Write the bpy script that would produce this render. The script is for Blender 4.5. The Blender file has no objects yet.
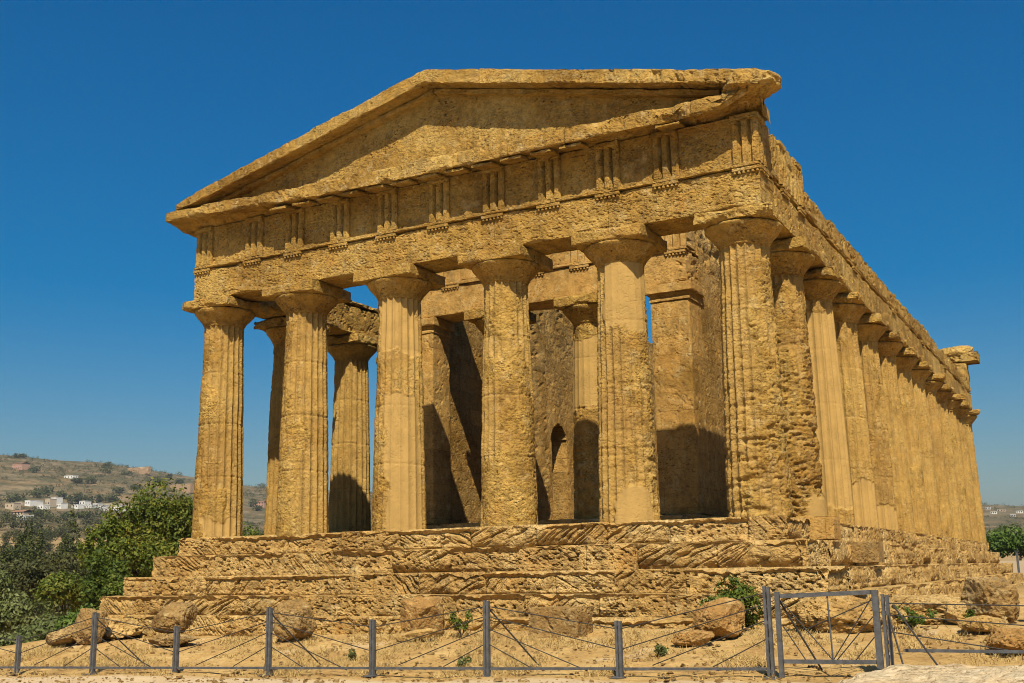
import bpy, math, random
import numpy as np
from mathutils import Matrix, Vector

# ------------------------------------------------------------------ camera, sky, sun, exposure
sc = bpy.context.scene
COL = sc.collection
R = math.radians
CAM = np.array([14.4055, -23.4690, -1.0488])
cd = bpy.data.cameras.new('camera'); cam = bpy.data.objects.new('camera', cd); COL.objects.link(cam)
cd.sensor_width = 36; cd.lens = 38.82; cd.clip_start = 0.1; cd.clip_end = 20000
_r = Vector((0.87835948, 0.47773047, -0.01606947)); _u = Vector((0.11092415, -0.17101524, 0.9790044)); _f = Vector((-0.46495211, 0.86170029, 0.2032047))
cam.matrix_world = Matrix(((_r.x, _u.x, -_f.x, CAM[0]), (_r.y, _u.y, -_f.y, CAM[1]), (_r.z, _u.z, -_f.z, CAM[2]), (0, 0, 0, 1)))
sc.camera = cam
TO_SUN = Vector((0.58, -1.0, 1.45)).normalized()
SUN_EL = math.asin(TO_SUN.z); SUN_AZ = math.atan2(TO_SUN.x, TO_SUN.y)     # azimuth from +Y towards +X
w = bpy.data.worlds.new('World'); sc.world = w; w.use_nodes = True
nt = w.node_tree; nt.nodes.clear()
sky = nt.nodes.new('ShaderNodeTexSky'); sky.sky_type = 'NISHITA'; sky.sun_disc = False
sky.sun_elevation = SUN_EL; sky.sun_rotation = SUN_AZ
sky.altitude = 0; sky.air_density = 1.35; sky.dust_density = 2.0; sky.ozone_density = 8.0
hs = nt.nodes.new('ShaderNodeHueSaturation'); hs.inputs['Saturation'].default_value = 1.52; hs.inputs['Hue'].default_value = 0.499
bg = nt.nodes.new('ShaderNodeBackground'); bg.inputs['Strength'].default_value = 0.067
wo = nt.nodes.new('ShaderNodeOutputWorld')
nt.links.new(sky.outputs[0], hs.inputs['Color']); nt.links.new(hs.outputs[0], bg.inputs[0]); nt.links.new(bg.outputs[0], wo.inputs[0])
sd = bpy.data.lights.new('sun', 'SUN'); sd.energy = 5.0; sd.angle = R(0.5); sd.color = (1.0, 0.91, 0.70)
so = bpy.data.objects.new('sun', sd); COL.objects.link(so)
so.rotation_euler = TO_SUN.to_track_quat('Z', 'Y').to_euler()
sc.view_settings.view_transform = 'Standard'; sc.view_settings.look = 'None'
sc.view_settings.exposure = 0.4; sc.view_settings.gamma = 1.0; sc.view_settings.use_curve_mapping = False
sc.render.engine = 'CYCLES'
sc.cycles.use_denoising = True; sc.cycles.denoiser = 'OPENIMAGEDENOISE'; sc.cycles.denoising_input_passes = 'RGB_ALBEDO_NORMAL'; sc.cycles.denoising_prefilter = 'FAST'; sc.cycles.filter_width = 1.0
sc.cycles.max_bounces = 6; sc.cycles.diffuse_bounces = 1; sc.cycles.glossy_bounces = 2

rng = np.random.default_rng(7)

# ------------------------------------------------------------------ noise
def _h(i, j, k, s):
    n = (i.astype(np.uint32) * np.uint32(374761393) + j.astype(np.uint32) * np.uint32(668265263)
         + k.astype(np.uint32) * np.uint32(2246822519) + np.uint32((s * 3266489917) & 0xffffffff))
    n = (n ^ (n >> np.uint32(13))) * np.uint32(1274126177)
    n = (n ^ (n >> np.uint32(16))) * np.uint32(2654435769)
    n = n ^ (n >> np.uint32(15))
    return n.astype(np.float64) * (2.0 / 4294967295.0) - 1.0
def vn(P, s, seed=0):
    Q = P / np.asarray(s, float); I = np.floor(Q); f = Q - I; I = I.astype(np.int64) & 0xffffffff
    u = f * f * (3 - 2 * f)
    x, y, z = I[:, 0], I[:, 1], I[:, 2]; a, b, c = u[:, 0], u[:, 1], u[:, 2]
    def L(p, q, t): return p + (q - p) * t
    x1, y1, z1 = x + 1, y + 1, z + 1
    return L(L(L(_h(x, y, z, seed), _h(x1, y, z, seed), a), L(_h(x, y1, z, seed), _h(x1, y1, z, seed), a), b),
             L(L(_h(x, y, z1, seed), _h(x1, y, z1, seed), a), L(_h(x, y1, z1, seed), _h(x1, y1, z1, seed), a), b), c)
def fbm(P, s, o=3, seed=0):
    s = np.asarray(s, float); t = 0; a = 1.0; n = 0
    for k in range(o):
        t = t + a * vn(P, s / 2.03 ** k, seed + 31 * k); n += a; a *= .55
    return t / n * 1.3
def sst(a, b, x):
    t = np.clip((x - a) / (b - a), 0, 1); return t * t * (3 - 2 * t)

# ------------------------------------------------------------------ mesh helpers
WL = {}
def link_mesh(name, V, F, mat, parent=None, loc=None, smooth=False, attrs=None):
    V = np.asarray(V, float); F = np.asarray(F, np.int64)
    if loc is None: loc = np.array([(V[:, 0].min() + V[:, 0].max()) / 2, (V[:, 1].min() + V[:, 1].max()) / 2, V[:, 2].min()])
    loc = np.asarray(loc, float)
    me = bpy.data.meshes.new(name); k = F.shape[1]
    me.vertices.add(len(V)); me.vertices.foreach_set('co', (V - loc).astype(np.float32).ravel())
    me.loops.add(F.size); me.loops.foreach_set('vertex_index', F.astype(np.int32).ravel())
    me.polygons.add(len(F)); me.polygons.foreach_set('loop_start', np.arange(0, F.size, k, dtype=np.int32))
    me.update(calc_edges=True)
    me.polygons.foreach_set('use_smooth', np.full(len(F), bool(smooth)))
    for an, av in (attrs or {}).items():
        at = me.attributes.new(an, 'FLOAT', 'POINT'); at.data.foreach_set('value', np.asarray(av, np.float32))
    me.materials.append(mat)
    o = bpy.data.objects.new(name, me); COL.objects.link(o)
    pl = WL[parent.name] if parent is not None else np.zeros(3)
    if parent is not None: o.parent = parent
    o.location = loc - pl; WL[o.name] = loc
    return o
def empty(name, loc):
    o = bpy.data.objects.new(name, None); COL.objects.link(o); o.location = loc; o.empty_display_size = .3
    WL[o.name] = np.asarray(loc, float); return o
def tag(o, label, cat, group=None):
    o['label'] = label; o['category'] = cat
    if group: o['group'] = group
    return o
def copy_tree(o, parent=None):
    c = o.copy(); COL.objects.link(c)
    if parent is not None: c.parent = parent
    for ch in list(o.children): copy_tree(ch, c)
    return c
def cat(parts):
    Vs, Fs, n = [], [], 0
    for V, F in parts: Vs.append(np.asarray(V, float)); Fs.append(np.asarray(F) + n); n += len(V)
    return np.concatenate(Vs), np.concatenate(Fs)
def wbox(lo, hi, res, depth=None, chip=0., chs=.5, seed=0, post=None, skip=()):
    lo = np.asarray(lo, float); hi = np.asarray(hi, float)
    res = np.ones(3) * np.asarray(res, float)
    n = np.maximum(1, np.ceil((hi - lo) / res - 1e-6)).astype(int)
    Ps, Fs, base = [], [], 0
    for a in range(3):
        b, c = (a + 1) % 3, (a + 2) % 3
        gb = np.linspace(lo[b], hi[b], n[b] + 1); gc = np.linspace(lo[c], hi[c], n[c] + 1)
        B, C = np.meshgrid(gb, gc, indexing='ij'); idx = np.arange(B.size).reshape(B.shape)
        q = np.stack([idx[:-1, :-1], idx[1:, :-1], idx[1:, 1:], idx[:-1, 1:]], -1).reshape(-1, 4)
        for s in (0, 1):
            if (a, s) in skip: continue
            P = np.zeros((B.size, 3)); P[:, b] = B.ravel(); P[:, c] = C.ravel(); P[:, a] = (lo, hi)[s][a]
            Ps.append(P); Fs.append((q if s else q[:, ::-1]) + base); base += len(P)
    P = np.concatenate(Ps); F = np.concatenate(Fs)
    _, first, inv = np.unique(np.round((P - lo) * 1e4).astype(np.int64), axis=0, return_index=True, return_inverse=True)
    P = P[first]; F = inv.ravel()[F]
    N = (np.abs(P - hi) < 1e-5).astype(float) - (np.abs(P - lo) < 1e-5)
    N /= np.maximum(np.linalg.norm(N, axis=1, keepdims=True), 1e-6)
    d = np.zeros(len(P))
    if chip > 0:
        D = np.sort(np.concatenate([np.abs(P - lo), np.abs(P - hi)], 1), 1)[:, 1]
        c = chip * np.clip(.3 + fbm(P, chs, 3, seed + 5), .05, 1.3)
        d += np.maximum(0, c - D) * np.where(D < 1e-6, .72, 1)
    if depth is not None: d = d + depth(P, N)
    P = P - N * d[:, None]
    if post is not None: P = post(P)
    return P, F
def rough(amp, s=.4, seed=0, pit=0., ps=.09):
    def f(P, N):
        d = amp * (.5 + .5 * fbm(P, s, 4, seed))
        if pit: d = d + pit * np.maximum(0, fbm(P, ps, 2, seed + 9) - .25)
        return d
    return f
def jointed(f, xs, dep=.03, wid=.014, ax=0):
    xs = np.asarray(xs, float)
    def g(P, N):
        dist = np.abs(P[:, ax][:, None] + .012 * fbm(P, .3, 2, 77)[:, None] - xs[None]).min(1)
        k = np.searchsorted(np.sort(xs), P[:, ax]); z0 = np.zeros(len(P), np.int64)
        return f(P, N) + dep * np.exp(-(dist / wid) ** 2) + .014 * (.5 + .5 * _h(k.astype(np.int64), z0, z0, 5))
    return g
def lathe(prof, n, c, rf=None):
    prof = np.asarray(prof, float); m = len(prof)
    th = np.arange(n) * 2 * math.pi / n
    T, I = np.meshgrid(th, np.arange(m), indexing='ij')
    V = np.stack([prof[I, 0] * np.cos(T), prof[I, 0] * np.sin(T), prof[I, 1]], -1).reshape(-1, 3)
    if rf is not None: V[:, :2] *= rf(V)[:, None]
    V += np.asarray(c, float)
    idx = np.arange(n * m).reshape(n, m); nx = np.roll(idx, -1, 0)
    F = np.stack([idx[:, :-1], nx[:, :-1], nx[:, 1:], idx[:, 1:]], -1).reshape(-1, 4)
    return V, F
def tube(pts, r, n=8):
    pts = [np.asarray(p, float) for p in pts]; V = []; m = len(pts)
    for i, p in enumerate(pts):
        t = pts[min(i + 1, m - 1)] - pts[max(i - 1, 0)]; t /= np.linalg.norm(t)
        a = np.cross(t, (0, 0, 1.)) if abs(t[2]) < .9 else np.cross(t, (1., 0, 0)); a /= np.linalg.norm(a); b = np.cross(t, a)
        rr = r[i] if hasattr(r, '__len__') else r
        for k in range(n):
            an = 2 * math.pi * k / n; V.append(p + rr * (a * math.cos(an) + b * math.sin(an)))
    idx = np.arange(n * m).reshape(m, n); nx = np.roll(idx, -1, 1)
    F = [np.stack([idx[:-1], nx[:-1], nx[1:], idx[1:]], -1).reshape(-1, 4)]
    V = np.array(V)
    c0 = len(V); V = np.concatenate([V, [pts[0], pts[-1]]])
    a0 = np.stack([nx[0], idx[0], np.full(n, c0), np.full(n, c0)], -1)
    # caps as quads between opposite rim points
    caps = []
    for ring, fl in ((idx[0], True), (idx[-1], False)):
        for k in range(n // 2 - 1):
            q = [ring[k], ring[k + 1], ring[n - 2 - k], ring[n - 1 - k]]
            caps.append(q if fl is False else q[::-1])
    F.append(np.array(caps))
    return V[:c0], np.concatenate(F)
def bar(p, q, w, h, up=(0, 0, 1)):
    p = np.asarray(p, float); q = np.asarray(q, float); t = q - p; t /= np.linalg.norm(t)
    a = np.cross(t, np.asarray(up, float)); a /= np.linalg.norm(a); b = np.cross(a, t)
    V = [e + a * sx * w / 2 + b * sy * h / 2 for e in (p, q) for sx, sy in ((-1, -1), (1, -1), (1, 1), (-1, 1))]
    return np.array(V), np.array([[0, 3, 2, 1], [4, 5, 6, 7], [0, 1, 5, 4], [1, 2, 6, 5], [2, 3, 7, 6], [3, 0, 4, 7]])[:, ::-1]

# ------------------------------------------------------------------ materials
def base_mat(name, rough_=.9):
    m = bpy.data.materials.new(name); m.use_nodes = True; t = m.node_tree
    p = t.nodes['Principled BSDF']; p.inputs['Roughness'].default_value = rough_
    p.inputs['Specular IOR Level'].default_value = .15
    return m, t, p
class NB:
    def __init__(s, t): s.t = t
    def n(s, typ, **kw):
        nd = s.t.nodes.new(typ)
        for k, v in kw.items():
            if k.startswith('_'): setattr(nd, k[1:], v)
            else: nd.inputs[k.replace('__', ' ')].default_value = v
        return nd
    def l(s, a, b): s.t.links.new(a, b)
    def noise(s, vec, scale, detail=4, rough_=.6):
        nd = s.n('ShaderNodeTexNoise', Scale=scale, Detail=detail, Roughness=rough_); s.l(vec, nd.inputs['Vector']); return nd.outputs['Fac']
    def ramp(s, fac, stops):
        nd = s.n('ShaderNodeValToRGB'); e = nd.color_ramp.elements
        while len(e) < len(stops): e.new(.5)
        for i, (p, c) in enumerate(stops):
            e[i].position = p; e[i].color = (*c, 1) if len(c) == 3 else c
        s.l(fac, nd.inputs[0]); return nd.outputs[0]
    def mix(s, fac, a, b, mode='MIX'):
        nd = s.n('ShaderNodeMix', _data_type='RGBA', _blend_type=mode)
        if isinstance(fac, (int, float)): nd.inputs[0].default_value = fac
        else: s.l(fac, nd.inputs[0])
        for i, v in ((6, a), (7, b)):
            if isinstance(v, tuple): nd.inputs[i].default_value = (*v, 1)
            else: s.l(v, nd.inputs[i])
        return nd.outputs[2]
    def math(s, op, a, b=None):
        nd = s.n('ShaderNodeMath', _operation=op)
        for i, v in ((0, a), (1, b)):
            if v is None: continue
            if isinstance(v, (int, float)): nd.inputs[i].default_value = v
            else: s.l(v, nd.inputs[i])
        return nd.outputs[0]
G3 = lambda v: (v, v, v)
def stone(name, dark, mid, light, lich=.35, pit=1., bump=.75, brick=None, patch=None, lichc=(.17, .135, .075), pale=(.56, .42, .20), streak=.45):
    m, t, p = base_mat(name, .93); b = NB(t)
    pos = b.n('ShaderNodeNewGeometry').outputs['Position']
    big = b.noise(pos, .55, 5, .62)
    c = b.ramp(big, [(.34, dark), (.5, mid), (.66, light)])
    med = b.noise(pos, 4.5, 4, .65)
    c = b.mix(1.0, c, b.ramp(med, [(.28, G3(.62)), (.5, G3(.98)), (.75, G3(1.22))]), 'MULTIPLY')
    fmp = b.n('ShaderNodeMapping'); b.l(pos, fmp.inputs[0]); fmp.inputs['Scale'].default_value = (1, 1, 1.7)
    fine = b.noise(fmp.outputs[0], 17, 3, .65)
    rgate = b.ramp(b.noise(pos, 1.15, 4, .6), [(.40, G3(.25)), (.60, G3(1))])
    c = b.mix(rgate, c, b.ramp(fine, [(.33, (.42, .36, .28)), (.45, (.93, .92, .9)), (.55, G3(1.0)), (.75, G3(1.25))]), 'MULTIPLY')
    smp = b.n('ShaderNodeMapping'); b.l(pos, smp.inputs[0]); smp.inputs['Scale'].default_value = (3.2, 3.2, .42)
    c = b.mix(b.ramp(b.noise(smp.outputs[0], 1.0, 5, .7), [(.52, G3(0)), (.68, G3(streak))]), c, (.20, .135, .055))
    c = b.mix(b.ramp(b.noise(pos, 3.1, 7, .8), [(.53, G3(0)), (.66, G3(.6))]), c, pale)
    c = b.mix(rgate, c, b.ramp(b.noise(fmp.outputs[0], 9.5, 2, .5), [(.31, (.30, .24, .17)), (.385, G3(1))]), 'MULTIPLY')
    li = b.ramp(b.noise(pos, 1.7, 6, .75), [(.56, G3(0)), (.70, G3(lich))])
    c = b.mix(li, c, lichc)
    # orange iron stains
    st = b.ramp(b.noise(pos, .9, 4, .7), [(.55, G3(0)), (.75, G3(.45))])
    c = b.mix(st, c, (.48, .235, .055))
    vor = b.n('ShaderNodeTexVoronoi', Scale=11.); b.l(pos, vor.inputs['Vector'])
    pits = b.ramp(vor.outputs['Distance'], [(.05, G3(0)), (.32, G3(1))])
    gate = b.ramp(b.noise(pos, 2.2, 3), [(.42, G3(1)), (.62, G3(0))])
    pits = b.math('MAXIMUM', pits, gate)
    mp = b.n('ShaderNodeMapping'); b.l(pos, mp.inputs[0]); mp.inputs['Scale'].default_value = (1, 1, 1.9)
    por = b.ramp(b.noise(mp.outputs[0], 13, 2, .55), [(.36, G3(0)), (.47, G3(1))])
    hgt = b.math('ADD', b.math('MULTIPLY', b.noise(pos, 9, 7, .72), .9), b.math('ADD', b.math('MULTIPLY', pits, .3 * pit), b.math('MULTIPLY', b.math('MULTIPLY', por, rgate), .6 * pit)))
    if brick:
        sep = b.n('ShaderNodeSeparateXYZ'); b.l(pos, sep.inputs[0]); cb = b.n('ShaderNodeCombineXYZ')
        b.l(sep.outputs[brick], cb.inputs[0]); b.l(sep.outputs['Z'], cb.inputs[1])
        br = b.n('ShaderNodeTexBrick', Scale=1.0); b.l(cb.outputs[0], br.inputs['Vector'])
        br.inputs['Color1'].default_value = (.82, .82, .82, 1); br.inputs['Color2'].default_value = (1.12, 1.1, 1.06, 1); br.inputs['Mortar'].default_value = (.8, .74, .66, 1)
        br.inputs['Mortar Size'].default_value = .012; br.inputs['Brick Width'].default_value = 1.25; br.inputs['Row Height'].default_value = .52
        br.inputs['Mortar Smooth'].default_value = .6
        c = b.mix(1.0, c, br.outputs['Color'], 'MULTIPLY')
        hgt = b.math('SUBTRACT', hgt, b.math('MULTIPLY', br.outputs['Fac'], .5))
    bm = b.n('ShaderNodeBump', Strength=bump, Distance=.09)
    if patch:
        at = b.n('ShaderNodeAttribute', _attribute_name='patch').outputs['Fac']
        pc = b.mix(1.0, patch, b.ramp(b.noise(pos, 2.5, 5, .6), [(.3, G3(.86)), (.7, G3(1.1))]), 'MULTIPLY')
        c = b.mix(at, c, pc)
        hgt = b.math('MULTIPLY', hgt, b.math('SUBTRACT', 1.0, b.math('MULTIPLY', at, .85)))
    b.l(hgt, bm.inputs['Height']); b.l(bm.outputs[0], p.inputs['Normal']); b.l(c, p.inputs['Base Color'])
    return m
D_, M_, L_ = (.27, .148, .032), (.405, .238, .056), (.51, .335, .10)
M = {}
M['stone'] = stone('calcarenite', D_, M_, L_, lich=.45)
M['column'] = stone('column_stone', (.29, .155, .034), (.40, .236, .054), (.49, .315, .088), lich=.3, patch=(.415, .26, .085))
M['wall'] = stone('wall_stone', D_, (.38, .22, .062), (.46, .28, .09), brick='Y', lich=.25)
M['ashlar'] = stone('anta_stone', D_, (.39, .225, .065), (.46, .285, .09), brick='X', lich=.2, bump=.35)
M['entab'] = stone('inner_entablature_stone', (.36, .2, .055), (.43, .25, .072), (.48, .29, .09), lich=.12, pit=.5, bump=.35)
M['step'] = stone('step_stone', (.34, .19, .055), (.47, .29, .095), (.58, .395, .16), lich=.4, pit=1., bump=.8, lichc=(.13, .11, .07))
M['rock'] = stone('boulder_stone', (.21, .12, .04), (.30, .18, .062), (.41, .27, .115), lich=.7, bump=.8, lichc=(.16, .13, .08))
M['orange'] = stone('orange_rock', (.29, .15, .045), (.38, .21, .065), (.48, .3, .115), lich=.25, bump=.7)
M['pale'] = stone('pale_rock', (.42, .3, .16), (.54, .41, .245), (.6, .48, .31), lich=.4, bump=.6, pale=(.62, .52, .36))

def ground_mat():
    m, t, p = base_mat('dry_ground', 1.0); b = NB(t)
    pos = b.n('ShaderNodeNewGeometry').outputs['Position']; sep = b.n('ShaderNodeSeparateXYZ'); b.l(pos, sep.inputs[0])
    near = b.ramp(b.noise(pos, .8, 6, .7), [(.3, (.33, .19, .066)), (.5, (.45, .28, .10)), (.7, (.55, .375, .155))])
    near = b.mix(1.0, near, b.ramp(b.noise(pos, 12, 5, .75), [(.28, G3(.55)), (.5, G3(1.0)), (.72, G3(1.2))]), 'MULTIPLY')
    straw = b.ramp(b.noise(pos, 3., 6, .8), [(.55, G3(0)), (.68, G3(.6))])
    near = b.mix(straw, near, (.34, .245, .10))
    near = b.mix(b.ramp(b.noise(pos, 1.7, 7, .8), [(.56, G3(0)), (.66, G3(.55))]), near, (.24, .15, .06))
    near = b.mix(b.ramp(b.noise(pos, .55, 5, .75), [(.58, G3(0)), (.64, G3(.6))]), near, (.58, .43, .25))
    far = b.ramp(b.noise(pos, .011, 8, .72), [(.3, (.07, .064, .025)), (.43, (.125, .088, .036)), (.58, (.175, .112, .05)), (.7, (.24, .155, .08))])
    far = b.mix(b.ramp(b.noise(pos, .05, 6, .75), [(.42, G3(0)), (.54, G3(.85))]), far, (.065, .062, .026))
    mpz = b.n('ShaderNodeMapping'); b.l(pos, mpz.inputs[0]); mpz.inputs['Scale'].default_value = (.012, .03, .16)
    far = b.mix(b.ramp(b.noise(mpz.outputs[0], 1.0, 5, .7), [(.5, G3(0)), (.6, G3(.35))]), far, (.33, .24, .15))
    far = b.mix(1.0, far, b.ramp(b.noise(pos, .25, 4, .7), [(.3, G3(.7)), (.7, G3(1.2))]), 'MULTIPLY')
    # cultivated strips on the lower slope
    fld = b.ramp(b.noise(pos, .006, 2, .4), [(.5, G3(0)), (.53, G3(1))])
    dx = b.math('SUBTRACT', sep.outputs['X'], float(CAM[0])); dy = b.math('SUBTRACT', sep.outputs['Y'], float(CAM[1]))
    rr = b.math('SQRT', b.math('ADD', b.math('MULTIPLY', dx, dx), b.math('MULTIPLY', dy, dy)))
    zone = b.ramp(b.math('DIVIDE', rr, 2000.), [(.185, G3(0)), (.195, G3(1)), (.25, G3(1)), (.258, G3(0))])
    far = b.mix(b.math('MULTIPLY', zone, .8), far, (.36, .235, .10))
    path = b.ramp(b.math('ADD', b.math('MULTIPLY', sep.outputs['Y'], -1.0), b.math('MULTIPLY', b.noise(pos, 1.1, 4), .7)), [(.5, G3(0)), (.6, G3(1))])
    mp = b.n('ShaderNodeMapRange'); mp.inputs[1].default_value = -7.75; mp.inputs[2].default_value = -8.15; mp.inputs[3].default_value = 0; mp.inputs[4].default_value = 1
    b.l(b.math('ADD', sep.outputs['Y'], b.math('MULTIPLY', b.math('SUBTRACT', b.noise(pos, .9, 4), .5), .8)), mp.inputs[0])
    pc = b.ramp(b.noise(pos, 1.5, 6, .7), [(.3, (.48, .335, .18)), (.7, (.60, .46, .28))])
    near = b.mix(mp.outputs[0], near, pc)
    fz = b.n('ShaderNodeMapRange'); fz.inputs[1].default_value = 40; fz.inputs[2].default_value = 75; b.l(rr, fz.inputs[0])
    c = b.mix(fz.outputs[0], near, far)
    bm = b.n('ShaderNodeBump', Strength=.7, Distance=.06); b.l(b.noise(pos, 8, 8, .78), bm.inputs['Height'])
    b.l(bm.outputs[0], p.inputs['Normal']); b.l(c, p.inputs['Base Color'])
    return m
M['ground'] = ground_mat()
def leaf_mat(name, a, b_, c_, tr=.25):
    m, t, p = base_mat(name, .6); b = NB(t)
    at = b.n('ShaderNodeAttribute', _attribute_name='tint').outputs['Fac']
    c = b.ramp(at, [(0., a), (.55, b_), (1., c_)])
    b.l(c, p.inputs['Base Color']); p.inputs['Specular IOR Level'].default_value = .25
    tl = b.n('ShaderNodeBsdfTranslucent'); b.l(c, tl.inputs['Color'])
    mx = b.n('ShaderNodeMixShader', Fac=tr); b.l(p.outputs[0], mx.inputs[1]); b.l(tl.outputs[0], mx.inputs[2])
    b.l(mx.outputs[0], t.nodes['Material Output'].inputs['Surface'])
    return m
M['leaf'] = leaf_mat('green_leaf', (.04, .07, .008), (.095, .135, .014), (.19, .20, .03), .3)
M['leaf_rust'] = leaf_mat('yellowing_leaf', (.06, .09, .009), (.14, .17, .018), (.26, .22, .035), .3)
M['leaf_dark'] = leaf_mat('dark_leaf', (.04, .05, .011), (.072, .086, .02), (.13, .135, .035), .3)
M['leaf_olive'] = leaf_mat('olive_leaf', (.07, .09, .022), (.135, .155, .045), (.22, .235, .095), .25)
M['leaf_pine'] = leaf_mat('bright_leaf', (.05, .09, .012), (.09, .15, .02), (.15, .21, .04), .25)
M['scrub'] = leaf_mat('scrub_leaf', (.04, .046, .014), (.072, .075, .022), (.125, .11, .034), .15)
def plain(name, col, rough_=.8, var=.25, scale=3., metal=0.):
    m, t, p = base_mat(name, rough_); b = NB(t); pos = b.n('ShaderNodeNewGeometry').outputs['Position']
    c = b.mix(1.0, col, b.ramp(b.noise(pos, scale, 5, .7), [(.3, G3(1 - var)), (.7, G3(1 + var))]), 'MULTIPLY')
    b.l(c, p.inputs['Base Color']); p.inputs['Metallic'].default_value = metal; return m
M['bark'] = plain('bark', (.085, .06, .04), .95, .4, 6)
M['steel'] = plain('weathered_steel', (.08, .08, .083), .6, .45, 9)
M['steel'].node_tree.nodes['Principled BSDF'].inputs['Specular IOR Level'].default_value = .4
M['cable'] = plain('steel_cable', (.045, .04, .036), .6, .2, 8)
M['white'] = plain('white_render', (.68, .65, .60), .9, .1, .3)
M['cream'] = plain('cream_render', (.46, .36, .25), .9, .1, .3)
M['pink'] = plain('pink_render', (.42, .24, .165), .9, .1, .3)
M['roof'] = plain('roof_tile', (.25, .13, .075), .9, .2, 1.)
M['dark'] = plain('window_glass', (.03, .032, .035), .3, .1, 1.)
M['ruin'] = plain('ruin_masonry', (.33, .215, .12), .95, .3, .6)

# ------------------------------------------------------------------ ground and terrain: one sheet to the horizon
HAZ = np.array([-180, -90, -60, -53.2, -48.8, -44.6, -41.7, -35, -20, -5.5, -3, 10, 60, 180.])
HEL = np.array([2., 3.0, 5.6, 5.75, 5.55, 4.85, 4.35, 4.0, 3.0, 2.72, 2.5, 1.8, 1.5, 2.])
def terrain(x, y):
    if np.ndim(x) == 0: return terrain(np.array([x], float), np.array([y], float))[0]
    x = np.asarray(x, float); y = np.asarray(y, float)
    g = -2.03 + .024 * np.clip(x, -12, 20) + .107 * np.clip(y, -7.4, -3)
    dx, dy = x - CAM[0], y - CAM[1]; r = np.hypot(dx, dy); az = np.degrees(np.arctan2(dx, dy))
    s = np.maximum(0, np.hypot(np.maximum(-10.6 - x - .25 * np.clip(-3 - y, 0, 10), 0), np.maximum(y - 46, 0)) )
    g = g - 7.5 * sst(0, 34, s) - 1.2 * sst(0, 5, s)
    crest = 1400 * np.tan(np.radians(np.interp(az, HAZ, HEL))) - 1
    P = np.stack([x, y, 0 * x], -1)
    rel = np.interp(r, [0, 150, 330, 560, 800, 1000, 1400, 1900, 3000, 9000], [0, .02, .09, .21, .33, .50, 1., 1.0, .5, .3])
    bumpy = fbm(P, 260, 4, 3) * .05 + fbm(P, 60, 3, 8) * .012
    hz = -11 + (crest + 11) * (rel + bumpy * sst(200, 900, r) * np.where(r > 1250, .5, 1))
    t = sst(70, 190, r)
    return g * (1 - t) + hz * t
az = np.concatenate([np.arange(-180, -72, 6.), np.arange(-72, 14, .3), np.arange(14, 180, 6.)])
rr_ = np.concatenate([[.5, 3, 6, 9], np.arange(11, 34, .13), 34 * (2600 / 34.) ** np.linspace(0, 1, 170)])
A_, RR_ = np.meshgrid(np.radians(az), rr_, indexing='ij')
gx = (CAM[0] + RR_ * np.sin(A_)).ravel(); gy = (CAM[1] + RR_ * np.cos(A_)).ravel()
gz = terrain(gx, gy); GP = np.stack([gx, gy, 0 * gx], -1)
nearm = 1 - sst(30, 60, RR_.ravel())
gz += nearm * (.05 * fbm(GP, 1.3, 4, 21) + .022 * fbm(GP, .25, 3, 22)) - nearm * .02
gz = gz - np.where((np.abs(gx) < 8.6) & (gy > -1) & (gy < 39), 1.0, 0)
idx = np.arange(len(gx)).reshape(A_.shape); nx = np.roll(idx, -1, 0)
F = np.stack([idx[:, :-1], idx[:, 1:], nx[:, 1:], nx[:, :-1]], -1).reshape(-1, 4)
# centre cap under the camera
cid = len(gx); gv = np.concatenate([np.stack([gx, gy, gz], -1), [[CAM[0], CAM[1], float(terrain(CAM[0], CAM[1]))]]])
n0 = idx[:, 0]; n = len(n0); capf = [[cid, n0[(i + 2) % n], n0[(i + 1) % n], n0[i]] for i in range(0, n - 1, 2)]
F = np.concatenate([F[:, ::-1], np.array(capf)[:, ::-1]])
go = link_mesh('ground', gv, F, M['ground'], loc=(0, 0, 0), smooth=True); go['kind'] = 'structure'

# ------------------------------------------------------------------ the temple
AX = [-7.7, -4.7, -1.6, 1.6, 4.7, 7.7]
FY = [0, 3.0, 6.1]
for i in range(8): FY.append(FY[-1] + 3.205)
FY += [FY[-1] + 3.1, FY[-1] + 6.1]; LEN = FY[-1]
T = empty('greek_temple', (0, LEN / 2, -2.3))
tag(T, 'weathered golden stone Doric temple with fluted columns and a triangular pediment on eroded steps', 'temple')
ZC, ZT, ZF, ZG = 6.69, 7.71, 8.86, 9.22

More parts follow.
